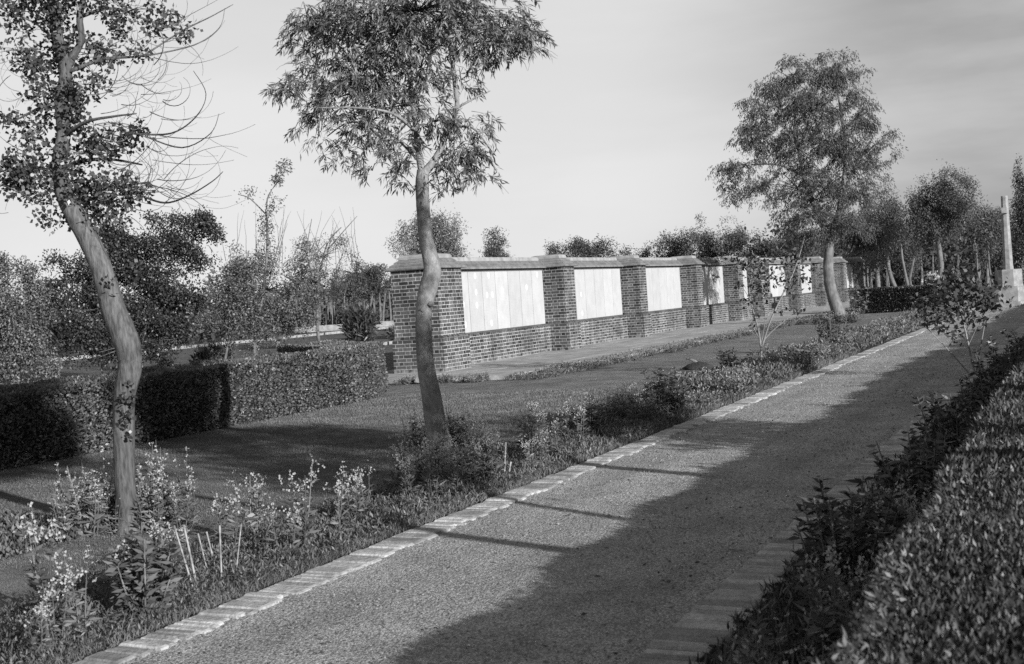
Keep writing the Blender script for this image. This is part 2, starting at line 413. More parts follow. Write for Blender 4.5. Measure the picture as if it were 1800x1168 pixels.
tag(sheet('lawn', -12.9, -5.3, 1.0, 82.0, 0.0, M_LAWN, 60, 400, 0.008), 'mown lawn strip between the flower border and the wall', 'lawn', kind='structure')
tag(sheet('border_soil', -5.3, -4.15, 1.0, 82.0, -0.028, M_SOIL, 10, 300, 0.012), 'dark soil of the flower border along the left kerb', 'soil', kind='structure')
tag(sheet('path', -4.0, -1.6, 1.0, 90.0, -0.002, M_GRAVEL, 40, 900, 0.005), 'gravel path running up to the stone cross', 'path', kind='structure')
tag(sheet('bed_soil', -1.56, 3.5, 0.5, 82.0, -0.008, M_SOIL, 20, 200, 0.012), 'shaded soil under the planting right of the path', 'soil', kind='structure')

def kerb(name, x0, x1, label, seed):
    random.seed(seed); mb = MB(); y = 1.5
    while y < 90:
        L = random.choice([0.05, 0.06, 0.065, 0.075, 0.09, 0.13]) * random.uniform(0.9, 1.1)
        if y > 10: L *= 1.5
        if y > 20: L *= 1.6
        if y > 30: L *= 1.6
        j = 0.005; a = x0 + random.uniform(-.006, .006); b = x1 + random.uniform(-.03, .035)
        z = 0.013 + random.uniform(-.005, .005); c = 0.010
        y0, y1 = y + j, y + L - j; sk = random.uniform(-.008, .008)
        rg = [[(a, y0, -.05), (b, y0 + sk, -.05), (b, y1 + sk, -.05), (a, y1, -.05)],
              [(a, y0, z - c), (b, y0 + sk, z - c), (b, y1 + sk, z - c), (a, y1, z - c)],
              [(a + c, y0 + c * .6, z), (b - c * 1.5, y0 + sk + c * .6, z - .004), (b - c * 1.5, y1 + sk - c * .6, z - .003), (a + c, y1 - c * .6, z)]]
        mb.rings(rg); y += L
    o = mb.build(name, M_KERB); return tag(o, label, 'kerb', kind='structure')
kerb('kerb', -4.15, -3.915, 'pale sunlit kerb of rough stones set on edge, left of the path', 3)
kerb('kerb', -1.76, -1.50, 'shaded kerb of rough stones set on edge, right of the path', 4)
mb = MB(); mb.box(-4.155, -3.97, 1, 90, -.06, 0.001); mb.box(-1.66, -1.5, 1, 90, -.06, 0.001)
tag(mb.build('kerb_bedding', M_SOIL), 'earth filling the joints of both kerbs', 'soil', kind='structure')

# pavement along the wall, large flags
mb = MB(); y = 20.75; random.seed(5)
while y < 80:
    L = random.uniform(0.9, 1.3); x = -14.1
    edge = -9.75 if y < 23.5 else -9.25
    while x < edge - 0.2:
        wd = min(random.uniform(0.8, 1.2), edge - x)
        if edge - x - wd < 0.3: wd = edge - x
        z = 0.075 + random.uniform(-.003, .003)
        mb.box(x + .004, x + wd - .004, y + .004, y + L - .004, -.03, z); x += wd
    y += L
tag(mb.build('pavement', M_PAVE), 'smooth pale paved terrace along the foot of the brick wall', 'pavement', kind='structure')

# ------------------------------------------------------------------ the memorial wall
wall = empty('brick_wall', (-12.65, 22.5, 0))
tag(wall, 'long brick memorial wall with piers, tiled coping and pale inscription tablets', 'memorial wall')
XP, XB = -12.115, -13.19       # upper pier faces front and back
XD, XT, XBK = -12.56, -12.68, -13.12
piers = [(22.51, 23.60), (29.18, 29.88), (34.86, 35.50), (40.65, 41.30), (45.95, 46.65), (49.45, 50.10), (56.1, 56.8), (61.75, 62.4), (67.3, 68.0), (73.2, 74.0)]
PZ, SP0, SP1, EZ = 0.06, 0.735, 0.80, 2.17
for i, (a, b) in enumerate(piers):
    e = .06
    mb = MB()
    def rect(x0, x1, y0, y1, z): return [(x0, y0, z), (x1, y0, z), (x1, y1, z), (x0, y1, z)]
    mb.rings([rect(XB - e, XP + e, a - e * .2, b + e, PZ), rect(XB - e, XP + e, a - e * .2, b + e, SP0)])
    p = mb.build('pier', M_BRICK, wall)
    mb = MB(); mb.rings([rect(XB - e, XP + e, a - e * .2, b + e, SP0 + .001), rect(XB, XP, a, b, SP1)], cap=False)
    mb.build('splayed_course', M_SPLAY, p)
    mb = MB(); mb.box(XB, XP, a, b, SP1 - .01, EZ); mb.build('pier_shaft', M_BRICK, p)
    # coping: three courses of tiles hipped on four sides and a rounded cap
    mb = MB(); o = .09
    def ins(k, z): return rect(XB - o + k, XP + o - k, a - o + k * .85, b + o - k * .85, z)
    rs = [ins(0.02, EZ + .001), ins(0, EZ + .02), ins(0, EZ + .04)]
    k = 0.0; z = EZ + .04
    for c_ in range(3):
        k += .09; z += .05; rs.append(ins(k, z)); 
        if c_ < 2: rs.append(ins(k - .012, z + .002)); rs.append(ins(k - .012, z + .016)); k -= .012; z += .016
    mb.rings(rs); cp = mb.build('coping', M_TILE, p)
    mb = MB(); k -= .012
    mb.rings([ins(k, z + .001), ins(k, z + .05), ins(k + .025, z + .085), ins(k + .09, z + .10)]); mb.build('coping_cap', M_CAP, cp)
for i in range(len(piers) - 1):
    y0, y1 = piers[i][1], piers[i + 1][0]
    blank = (i == 5)
    mb = MB(); mb.box(XBK, XD, y0 + .061, y1 - .013, PZ, SP0 - .02); bay = mb.build('dado', M_BRICK, wall)
    mb = MB()
    mb.rings([[(XBK, y0 + .062, SP0 - .019), (XD + .004, y0 + .062, SP0 - .019), (XD + .004, y1 - .014, SP0 - .019), (XBK, y1 - .014, SP0 - .019)],
              [(XBK, y0 + .062, SP0 + .005), (XD + .004, y0 + .062, SP0 + .005), (XD + .004, y1 - .014, SP0 + .005), (XBK, y1 - .014, SP0 + .005)],
              [(XBK, y0 + .062, SP0 + .03), (XT + .03, y0 + .062, SP0 + .03), (XT + .03, y1 - .014, SP0 + .03), (XBK, y1 - .014, SP0 + .03)]])
    mb.build('brick_sill', M_SPLAY, bay)
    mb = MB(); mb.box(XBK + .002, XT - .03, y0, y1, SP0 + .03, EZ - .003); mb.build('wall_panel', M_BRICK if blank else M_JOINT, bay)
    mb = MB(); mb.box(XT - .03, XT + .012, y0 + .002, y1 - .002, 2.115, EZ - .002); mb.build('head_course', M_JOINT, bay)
    # bay coping runs between the pier copings
    mb = MB(); cx0, cx1 = XBK - .09, XD + .02
    prof = [(cx0, EZ - .001), (cx1, EZ - .001), (cx1, EZ + .035), (cx1 - .09, EZ + .085), (cx1 - .078, EZ + .10), (cx1 - .165, EZ + .15), (cx1 - .155, EZ + .165), (cx1 - .21, EZ + .195),
            (cx0 + .21, EZ + .195), (cx0 + .155, EZ + .165), (cx0 + .165, EZ + .15), (cx0 + .078, EZ + .10), (cx0 + .09, EZ + .085), (cx0, EZ + .035)]
    ya, yb = y0 - .02, y1 + .02
    mb.rings([[(x, ya, z - .0015) for x, z in prof], [(x, yb, z - .0015) for x, z in prof]]); bc = mb.build('coping', M_TILE, wall)
    mb = MB(); q = [(cx1 - .20, EZ + .185), (cx1 - .20, EZ + .24), (cx1 - .225, EZ + .275), (cx0 + .225, EZ + .275), (cx0 + .20, EZ + .24), (cx0 + .20, EZ + .185)]
    mb.rings([[(x, ya + .1, z) for x, z in q], [(x, yb - .1, z) for x, z in q]]); mb.build('coping_cap', M_CAP, bc)
    # tablets
    ts = y0 + .03; te = y1 - .02
    if blank: ts = 53.3
    nt_ = max(1, round((te - ts) / .68)); wd = (te - ts) / nt_
    for k in range(nt_):
        a = ts + k * wd; mb = MB(); c = .006
        zt = 2.115 - .002; zb = SP0 + .032
        mb.rings([[(XT - .028, a + .015, zb), (XT - .028, a + wd - .015, zb), (XT - .028, a + wd - .015, zt), (XT - .028, a + .015, zt)],
                  [(XT - c, a + .015, zb), (XT - c, a + wd - .015, zb), (XT - c, a + wd - .015, zt), (XT - c, a + .015, zt)],
                  [(XT, a + .015 + c, zb + c), (XT, a + wd - .015 - c, zb + c), (XT, a + wd - .015 - c, zt - c), (XT, a + .015 + c, zt - c)]])
        tb = mb.build('inscription_tablet', M_TABLET, wall)
        badges = []
        if i == 0: badges = {1: [(.5, .9)], 2: [(.45, .93), (.55, .47), (.6, .14)], 3: [(.5, .93), (.5, .66), (.5, .44)], 4: [(.5, .93), (.3, .6), (.7, .6), (.5, .12)], 5: [(.5, .67)], 7: [(.5, .7)], 8: [(.5, .92)]}.get(k + 1, [])
        elif i == 1 and k == 2: badges = [(.5, .5), (.5, .12)]
        if badges:
            mb = MB()
            for u, vv in badges:
                cy = a + wd * u; cz = zb + (zt - zb) * vv
                ring = [(cy + .055 * math.cos(j * math.pi / 8), cz + .075 * math.sin(j * math.pi / 8)) for j in range(16)]
                mb.rings([[(XT - .004, yy, zz) for yy, zz in ring], [(XT + .003, yy, zz) for yy, zz in ring]])
            mb.build('carved_badge', M_BADGE, tb)

# ------------------------------------------------------------------ stone cross
cb = G(1774, 540); cx, cy = float(cb[0]) - .03, float(cb[1]) + 1.1
cross = empty('stone_cross', (cx, cy, 0))
tag(cross, 'tall pale stone memorial cross on a stepped octagonal base at the path end', 'cross')
def octa(rx, ry, z, ch=.29):
    a, b = rx, ry; c = ch * 2 * min(a, b)
    return [(cx + x, cy + y, z) for x, y in [(-a, -b + c), (-a + c, -b), (a - c, -b), (a, -b + c), (a, b - c), (a - c, b), (-a + c, b), (-a, b - c)]]
mb = MB(); mb.rings([octa(.95, .95, -.02), octa(.95, .95, .17)]); mb.build('step', M_CROSS, cross)
mb = MB(); mb.rings([octa(.76, .76, .172), octa(.76, .76, .66), octa(.72, .72, .70)]); mb.build('lower_plinth', M_CROSS, cross)
mb = MB(); mb.rings([octa(.47, .47, .702), octa(.445, .445, .78), octa(.445, .445, 1.28), octa(.42, .42, 1.31)]); mb.build('upper_plinth', M_CROSS, cross)
mb = MB(); mb.rings([octa(.18, .18, 1.312), octa(.165, .165, 1.45), octa(.11, .11, 3.93)]); sh = mb.build('shaft', M_CROSS, cross)
for s in (-1, 1):
    y0, y1 = (-.55, -.112) if s < 0 else (.112, .55)
    mb = MB()
    mb.rings([[(cx - .085, cy + y0, 3.30), (cx + .085, cy + y0, 3.30), (cx + .085, cy + y0, 3.50), (cx - .085, cy + y0, 3.50)],
              [(cx - .085, cy + y1, 3.30), (cx + .085, cy + y1, 3.30), (cx + .085, cy + y1, 3.50), (cx - .085, cy + y1, 3.50)]])
    mb.build('cross_arm', M_CROSS, sh)

# ------------------------------------------------------------------ hedges
def hedge(name, poly, wd, hgt, dens, L, Wd, mat, label, rough=.03, density_fn=None, top=True, core=True):
    """clipped hedge following a polyline: dark interior box plus leaves over its faces"""
    root = empty(name, (float(poly[0][0]), float(poly[0][1]), 0)); tag(root, label, 'hedge')
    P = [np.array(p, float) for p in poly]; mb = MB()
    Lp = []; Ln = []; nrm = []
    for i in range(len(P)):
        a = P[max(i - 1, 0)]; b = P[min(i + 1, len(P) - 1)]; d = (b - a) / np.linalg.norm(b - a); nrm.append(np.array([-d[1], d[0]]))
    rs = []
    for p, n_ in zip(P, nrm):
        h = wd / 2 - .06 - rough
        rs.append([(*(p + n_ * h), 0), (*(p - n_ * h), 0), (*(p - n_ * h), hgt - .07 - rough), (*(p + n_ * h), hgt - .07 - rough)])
    mb.rings(rs); mb.build('hedge_core', M_HEDGECORE, root)  # solid dark filler box inside the leaf shell
    faces = []
    for i in range(len(P) - 1):
        a, b, na, nb = P[i], P[i + 1], nrm[i], nrm[i + 1]; ln = np.linalg.norm(b - a)
        for kind in ('l', 'r', 't'):
            area = ln * (wd if kind == 't' else hgt)
            df = density_fn((a + b) / 2) if density_fn else 1.0
            n = int(area * dens * df)
            if n < 1: continue
            u = rng.uniform(0, 1, (n, 1)); v = rng.uniform(0, 1, (n, 1))
            base = a * (1 - u) + b * u; nn = unit(na * (1 - u) + nb * u)
            bump = (np.sin(base[:, :1] * 3.1 + base[:, 1:] * 2.3) * np.sin(v * 6 + base[:, 1:] * 1.7)) * rough
            dep = -np.abs(rng.normal(size=(n, 1))) * .03 + bump
            if kind == 't':
                xy = base + nn * (v - .5) * wd; z = hgt + dep; q = np.concatenate([xy, z], 1); nm = np.array([[0, 0, 1.0]]) * np.ones((n, 1))
            else:
                s = 1 if kind == 'l' else -1
                xy = base + nn * s * (wd / 2 + dep); z = v * hgt; q = np.concatenate([xy, z], 1); nm = np.concatenate([nn * s, np.zeros((n, 1))], 1)
            sc = 1 / math.sqrt(df)
            Lp.append(q); Ln.append(unit(nm * .7 + rng.normal(size=(n, 3)) * .6 + np.array([0, 0, .35]))); faces.append(np.full(n, sc))
    for e, s in ((0, -1), (len(P) - 1, 1)):                 # ends
        n = int(wd * hgt * dens * (density_fn(P[e]) if density_fn else 1.0)); d = np.array([nrm[e][1], -nrm[e][0]]) * s
        u = rng.uniform(-.5, .5, (n, 1)); z = rng.uniform(0, hgt, (n, 1))
        xy = P[e] + nrm[e] * u * wd + d * (0.02 - np.abs(rng.normal(size=(n, 1))) * .03)
        Lp.append(np.concatenate([xy, z], 1)); Ln.append(unit(np.concatenate([np.ones((n, 1)) * d, np.zeros((n, 1))], 1) + rng.normal(size=(n, 3)) * .6)); faces.append(np.full(n, 1.0))
    q = np.concatenate(Lp); dd = np.concatenate(Ln); sc = np.concatenate(faces)
    me = leaf_mesh('leaves', q, dd, L * sc, Wd * sc); link_mesh('leaves', me, mat, root)
    return root
hp = [(-11.05, y) for y in np.linspace(3, 16.6, 12)] + [(-11.2, 17.6), (-11.7, 18.7), (-12.5, 19.6), (-13.5, 20.4), (-14.6, 21.1)]
hedge('clipped_hedge', hp, .9, .82, 3400, .042, .024, M_HEDGE, 'long clipped hedge behind the lawn, running to the end of the brick wall', .05)
def rf(p): return 1.0 if p[1] < 5 else (.5 if p[1] < 9 else (.25 if p[1] < 14 else .1))
hedge('clipped_hedge', [(0.34, y) for y in np.linspace(0.6, 23.2, 42)], 1.86, .68, 13000, .028, .0088, M_LOWHEDGE, 'low leafy hedge with glossy upright leaves, nearest right of the path', .05, rf)
hedge('clipped_hedge', [(0.34, y) for y in np.linspace(23.95, 60, 20)], 1.84, .66, 600, .07, .035, M_LOWHEDGE, 'far length of low hedge right of the path, past the gap', .05)
for ya, yb, lb in ((4.5, 21.9, 'tall bushy hedge right of the path beyond the picture, nearer length'), (22.35, 60.0, 'tall bushy hedge right of the path beyond the picture, farther length')):
    hedge('tall_hedge', [(2.15, y) for y in np.linspace(ya, yb, 24)], 1.0, 1.30, 700, .08, .04, M_DARKLEAF, lb, .06)
hedge('clipped_hedge', [(-8.5, 49.2), (-4.6, 49.0)], 1.3, .88, 2200, .065, .035, M_FIG, 'dark square-cut hedge block, leaves coloured as in shade, between the leaning tree and the cross', .03)  # darker leaf material stands in for shade falling on this block

# ------------------------------------------------------------------ trees
def make_tree(name, label, cat='tree', group=None, base=(0, 0, 0)):
    r = empty(name, tuple(map(float, base))); return tag(r, label, cat, group)
def limb(mb, lst, d, n=10, sub=5, rough=.04):
    P, Rr = pxpath(lst, d); P, Rr = spline(P, Rr, sub); mb.tube(P, Rr, n, rough)
    return P

# tree A: leaning trunk wrapped in ivy, long bare twigs
bA = G(228, 935); dA = depth(bA); random.seed(11)
TA = make_tree('leaning_tree', 'crooked tree with ivy-clad upper trunk and long bare twigs, left foreground', base=bA)
mb = MB()
limb(mb, [(230, 950, 62), (228, 936, 48), (226, 912, 38), (220, 860, 36), (218, 760, 37), (218, 700, 37), (229, 640, 41), (220, 595, 46), (200, 545, 42), (181, 480, 37), (158, 425, 37), (130, 375, 35), (112, 335, 31), (104, 290, 26), (112, 235, 24), (108, 180, 23), (116, 125, 23), (102, 70, 20), (92, 10, 17), (84, -60, 13), (90, -150, 8)], dA, 14, 6, .03)
limb(mb, [(110, 135, 14), (128, 100, 13), (143, 70, 12), (140, 30, 12), (150, -20, 9), (160, -90, 5)], dA, 8)
for q in ([(106, 300, 9), (140, 285, 8, .2), (190, 280, 6, .3), (250, 290, 3, .5)], [(112, 240, 9), (150, 215, 6, -.2), (200, 205, 4, -.3), (240, 200, 2, -.4)],
          [(120, 340, 9), (170, 330, 7, .2), (230, 325, 4, .3), (262, 320, 2, .3)], [(108, 180, 7), (70, 190, 5), (30, 210, 3), (0, 215, 2)],
          [(100, 75, 6), (60, 40, 4), (10, 20, 3), (-20, 0, 2)], [(112, 130, 8), (180, 105, 6), (240, 100, 4), (270, 95, 2)], [(140, 30, 8), (200, 15, 5, .2), (270, 40, 4, .3), (330, 55, 2, .3)]):
    limb(mb, q, dA, 6)
mb.build('trunk', M_BARK, TA, True)
bl = pxblobs([(100, 330, 62, 40), (180, 335, 70, 36, .1), (50, 300, 48, 34), (215, 330, 45, 28), (150, 270, 70, 42), (210, 240, 52, 26, .2), (60, 235, 46, 24), (40, 290, 45, 32), (20, 210, 30, 16),
              (110, 200, 40, 40), (155, 95, 60, 28, .1), (210, 95, 50, 18), (60, 110, 55, 24), (40, 90, 50, 22), (150, 150, 40, 22), (130, 165, 38, 26), (70, 160, 40, 26), (225, 20, 52, 24), (285, 40, 38, 20), (320, 55, 22, 9), (60, 20, 60, 28), (130, -20, 90, 40),
              (10, 15, 40, 25), (190, 380, 36, 22), (105, 60, 26, 60), (90, 385, 40, 10), (210, 60, 18, 10), (160, 365, 60, 30, .3), (20, 330, 30, 16)], dA, 5.6)
P, D, CC, BC = blob_leaves(bl, .25, .040, 15, .3)
kp = gap_mask(P, 60 * dA / FPX, -.75, 5); P, D = P[kp], D[kp]
extra = []   # sprigs up the trunk
for (x, y) in [(240, 480), (225, 700), (224, 720), (215, 735), (222, 745), (230, 760), (222, 690), (190, 500)]:
    for k in range(14): extra.append(W(x + rng.normal() * 6, y + rng.normal() * 10, dA - .10 + rng.normal() * .02))
P = np.concatenate([P, np.array(extra)]); D = np.concatenate([D, rng.normal(size=(len(extra), 3))])
link_mesh('crown', leaf_mesh('crown', P, D, .037, .030, .5, 1.6), M_IVY, TA)
mb = MB(); twigs_to(mb, CC, BC, .0025, .35, .05, 3)
for k in range(130):      # bare curved whips reaching up and to the right
    if k < 85: x0, y0 = random.uniform(140, 290), random.uniform(-10, 360); sgn = 1
    elif k < 115: x0, y0 = random.uniform(0, 90), random.uniform(40, 400); sgn = -1
    else: x0, y0 = random.uniform(200, 300), random.uniform(300, 385); sgn = 1
    ln = random.uniform(40, 190) if sgn > 0 else random.uniform(40, 110); a = random.uniform(-.9, .9); bend = random.uniform(.3, 3.0) * (1 if random.random() < .85 else -.6)
    pts = []; x, y, th = x0, y0, a; off = random.uniform(-.5, .5); o = 0; do = random.uniform(-.06, .06); n = 12; w0 = random.uniform(.9, 2.0)
    for j in range(n + 1):
        pts.append((x, y, max(.55, w0 * (1 - j / n) ** .7), off + o)); x += sgn * math.cos(th) * ln / n; y += math.sin(th) * ln / n; th -= bend / n * (1.0 + j / n * .6) + random.uniform(-.05, .05); o += do
    Pp, Rr = pxpath(pts, dA); mb.tube(Pp, Rr, 4)
    if random.random() < .6:      # a side shoot
        j = random.randint(4, 8); x, y, w1, o1 = pts[j]; th = a - bend * j / n + random.choice([-.7, .7]); l2 = ln * random.uniform(.25, .5); q2 = []
        for i in range(7):
            q2.append((x, y, max(.5, w1 * .7 * (1 - i / 7)), o1)); x += sgn * math.cos(th) * l2 / 6; y += math.sin(th) * l2 / 6; th -= random.uniform(-.02, .25)
        Pp, Rr = pxpath(q2, dA); mb.tube(Pp, Rr, 3)
for q in ([(250, 345, 4), (290, 357, 3.4), (330, 345, 2.6), (372, 320, 2), (392, 302, 1.2)], [(250, 100, 3.5), (320, 55, 3), (370, 30, 2), (410, 8, 1.2)],
          [(230, 235, 4), (300, 235, 3), (345, 205, 2.2), (362, 165, 1.4), (340, 125, 1)], [(250, 100, 3), (340, 80, 2.4), (385, 50, 1.6), (395, 15, 1)], [(255, 240, 3), (320, 260, 2.4), (370, 235, 1.6), (385, 200, 1)]):
    Pp, Rr = pxpath(q, dA); Pp, Rr = spline(Pp, Rr); mb.tube(Pp, Rr, 4)
mb.build('twig_sprays', M_TWIG, TA, True)  # separate bare twigs and whips gathered in one mesh

# tree B: S-curved trunk and drooping narrow leaves
bB = G(773, 788); dB = depth(bB); random.seed(12)
TB = make_tree('drooping_tree', 'tree with smooth wavy dark trunk and drooping narrow leaves, in front of the wall end', base=bB)
mb = MB()
limb(mb, [(773, 800, 60), (771, 775, 44), (765, 740, 38), (757, 690, 35), (748, 640, 31), (745, 590, 29), (745, 545, 29), (752, 510, 33), (760, 480, 32), (757, 455, 29), (749, 420, 26), (744, 370, 24), (742, 325, 24), (744, 300, 22)], dB, 14, 6, .025)
limb(mb, [(745, 305, 16), (762, 285, 14), (775, 262, 12), (787, 225, 11), (803, 190, 9), (800, 150, 8), (793, 90, 7.5), (790, 40, 7), (786, -20, 5), (780, -90, 3)], dB, 8)
limb(mb, [(742, 305, 14), (735, 260, 12, .1), (728, 200, 9, .1), (722, 150, 9, .1), (720, 90, 8, .1), (715, 20, 6, .1), (712, -60, 3, .1)], dB, 8)
for q in ([(724, 180, 7), (745, 150, 6), (755, 110, 5), (765, 60, 3)], [(730, 230, 7), (690, 200, 5, -.2), (630, 190, 4, -.3), (560, 190, 2, -.4)], [(722, 130, 6), (670, 90, 5, .2), (600, 70, 3, .3), (550, 60, 2, .4)],
          [(793, 100, 6), (840, 70, 4), (890, 60, 3), (930, 80, 2)], [(742, 290, 5), (690, 240, 4, .3), (620, 215, 3, .4), (575, 240, 2, .4)], [(790, 225, 5), (830, 225, 4, -.2), (860, 260, 2, -.3)], [(803, 190, 5), (840, 170, 3), (862, 160, 2)]):
    limb(mb, q, dB, 6)
for (x, y, s) in [(757, 535, 13), (743, 545, 12), (748, 605, 9)]:
    c = W(x, y, dB - .07); mb.tube([c + np.array([0, 0, -.03]), c, c + np.array([0, 0, .03])], [.01, s * .5 * dB / FPX, .01], 8, .15)
mb.build('trunk', M_BARKB, TB, True)
# hanging sprays: a twig droops and carries alternate narrow leaves
cbl = [(545, 60, 45, 45), (600, 40, 60, 50), (650, 20, 70, 50), (560, 120, 60, 40), (620, 110, 70, 55), (530, 155, 42, 28), (600, 170, 65, 45), (660, 140, 60, 60), (700, 60, 70, 60), (690, 190, 60, 50), (640, 225, 60, 30), (610, 235, 30, 22),
       (560, 195, 32, 22), (740, 120, 60, 60), (770, 40, 80, 60), (830, 60, 70, 55), (880, 60, 60, 50), (915, 75, 40, 34), (850, 100, 45, 30), (810, 140, 28, 26), (700, 250, 45, 30), (765, 215, 50, 34), (820, 215, 34, 30),
       (830, 255, 32, 32), (800, 285, 32, 34), (835, 285, 18, 14), (735, 20, 220, 36), (700, -60, 180, 60), (820, -50, 120, 60), (715, 290, 20, 18), (775, 300, 18, 22), (750, 325, 10, 12, -.1), (790, 330, 12, 10), (700, 300, 22, 20, -.1), (722, 268, 30, 24), (712, 325, 12, 12), (655, 300, 18, 16), (600, 280, 18, 14), (560, 240, 16, 22), (530, 215, 18, 20), (590, 255, 28, 22), (640, 265, 30, 22), (845, 310, 22, 16), (860, 215, 14, 30), (505, 140, 22, 22), (540, 30, 30, 30), (930, 50, 22, 26), (940, 90, 16, 10), (500, 165, 10, 8), (670, 275, 10, 12)]
def twig_sprays(blobs, mrange, step, grav, lift=.15, splay=.5, down=.5, two=2, curl=.3, rmin=.35):
    Ps = []; Ds = []; ST = []
    for c, r, n in blobs:
        d = unit(rng.normal(size=(n, 3))); p0 = c + d * r * rng.uniform(rmin, 1.0, (n, 1))
        v = unit(np.concatenate([d[:, :2], np.full((n, 1), lift)], 1) + rng.normal(size=(n, 3)) * curl) * step * rng.uniform(.7, 1.3, (n, 1))
        m_ = int(rng.integers(*mrange)); x = p0.copy(); tr = [p0.copy()]
        for j in range(m_):
            v = v * .94 + np.array([0, 0, -grav]); x = x + v; tr.append(x.copy())
            side = unit(np.cross(v, rng.normal(size=(n, 3))))
            for q in range(two):
                Ps.append(x + rng.normal(size=x.shape) * step * .3); Ds.append(unit(unit(v) * .75 + side * (splay if q else -splay) + np.array([0, 0, -down]) + rng.normal(size=x.shape) * .22))
        ST.append((c, tr))
    return np.concatenate(Ps), np.concatenate(Ds), ST
Ps, Ds, ST = twig_sprays(pxblobs(cbl, dB, 8.6), (5, 9), .026, .0048, .25, .6, .45)
kp = gap_mask(Ps, 70 * dB / FPX, -.95, 6); Ps, Ds = Ps[kp], Ds[kp]
mb = MB()
for c, tr in ST:
    for i in range(len(tr[0])):
        mb.tube([tr[0][i], tr[len(tr) // 2][i], tr[-1][i]], [.003, .002, .0012], 3)
        if random.random() < .3: mb.tube([c, (c + tr[0][i]) / 2 + np.array([0, 0, .03]), tr[0][i]], [.006, .005, .003], 3)
link_mesh('crown', leaf_mesh('crown', Ps, Ds, .086, .0155, .55, 1.5), M_WILLOW, TB)
mb.build('twig_sprays', M_TWIG, TB, True)

def feathery(name, label, base, d, trunk, blobs, dens, L, Wd, mat, bark, per=14, spread=.3, droop=.8, seed=1, twigr=.01, group=None, surf=.45, lo=.55, hi=1.45, cat='tree', tw=.3, nside=8, strand=None, rag=3, hole=52, thr=-.75):
    random.seed(seed); T = make_tree(name, label, cat, group, base)
    if trunk:
        mb = MB()
        for q in trunk: limb(mb, q, d, nside, 4, .04)
        mb.build('trunk', bark, T, True)
    extra = []
    for b_ in list(blobs) * rag:
        a_ = random.uniform(-.3, math.pi + .3) if random.random() < .75 else random.uniform(0, 6.28); q_ = random.uniform(.16, .34); o_ = b_[4] if len(b_) > 4 else 0.0
        extra.append((b_[0] + math.cos(a_) * b_[2] * random.uniform(.95, 1.25), b_[1] - math.sin(a_) * b_[3] * random.uniform(.95, 1.3), max(3, b_[2] * q_), max(3, b_[3] * q_ * 1.2), o_ + random.uniform(-.3, .3), 1.5))
    blobs = list(blobs) + extra
    if strand:
        m0, m1, stp, gr = strand; P, D, ST = twig_sprays(pxblobs(blobs, d, dens), (m0, m1), stp, gr, .1, .35, .6, 2, .3, .2)
        CC = np.concatenate([t_[0] for c, t_ in ST]); BC = np.concatenate([np.repeat(np.asarray(c)[None], len(t_[0]), 0) for c, t_ in ST])
    else: P, D, CC, BC = blob_leaves(pxblobs(blobs, d, dens), droop, spread, per, surf)
    keep = P[:, 2] > .02
    if rag: keep &= gap_mask(P, hole * d / FPX, thr, seed)
    P, D = P[keep], D[keep]
    link_mesh('crown', leaf_mesh('crown', P, D, L, Wd, lo, hi), mat, T)
    if tw > 0:
        mb = MB(); twigs_to(mb, CC, BC, twigr, tw, .05, 3); mb.build('twig_sprays', M_TWIG, T, True)  # loose twigs from blob centres out to the leaf clusters
    return T

# tree C
bC = G(1480, 566); dC = depth(bC)
feathery('pepper_tree', 'tall feathery tree with bent trunk standing before the far wall bays', bC, dC,
         [[(1483, 574, 28), (1475, 552, 24), (1464, 520, 21), (1457, 490, 20), (1456, 455, 17), (1458, 425, 16), (1452, 400, 18)], [(1454, 408, 14), (1472, 380, 10), (1480, 340, 9), (1486, 280, 7), (1480, 210, 5), (1470, 150, 3)], [(1452, 405, 14), (1440, 378, 13), (1425, 345, 8), (1410, 300, 7), (1400, 240, 5), (1395, 180, 3)],
          [(1412, 310, 5), (1370, 290, 4), (1320, 290, 2)], [(1484, 300, 5), (1520, 270, 4), (1545, 250, 2)]],
         [(1390, 140, 38, 34), (1450, 135, 45, 35), (1370, 190, 55, 40), (1430, 190, 70, 55), (1490, 170, 36, 45), (1335, 190, 30, 22), (1345, 240, 40, 35), (1400, 260, 70, 60), (1460, 250, 70, 60), (1310, 290, 40, 26), (1330, 330, 45, 30), (1290, 290, 18, 22),
          (1280, 345, 10, 14), (1400, 330, 60, 40), (1450, 330, 60, 45), (1500, 300, 45, 50), (1530, 250, 32, 36), (1565, 272, 14, 16), (1510, 350, 34, 30), (1410, 385, 40, 26), (1380, 370, 26, 18), (1440, 410, 34, 26, -.6), (1400, 420, 30, 26), (1480, 385, 34, 34, -.6), (1425, 380, 30, 30, -.8), (1500, 400, 34, 34), (1480, 115, 20, 22), (1385, 112, 12, 14), (1520, 210, 14, 40)],
         62, .095, .024, M_PEPPER, M_BARKC, 20, .17, 1.3, 21, .012, strand=(4, 6, .07, .016), tw=.05)

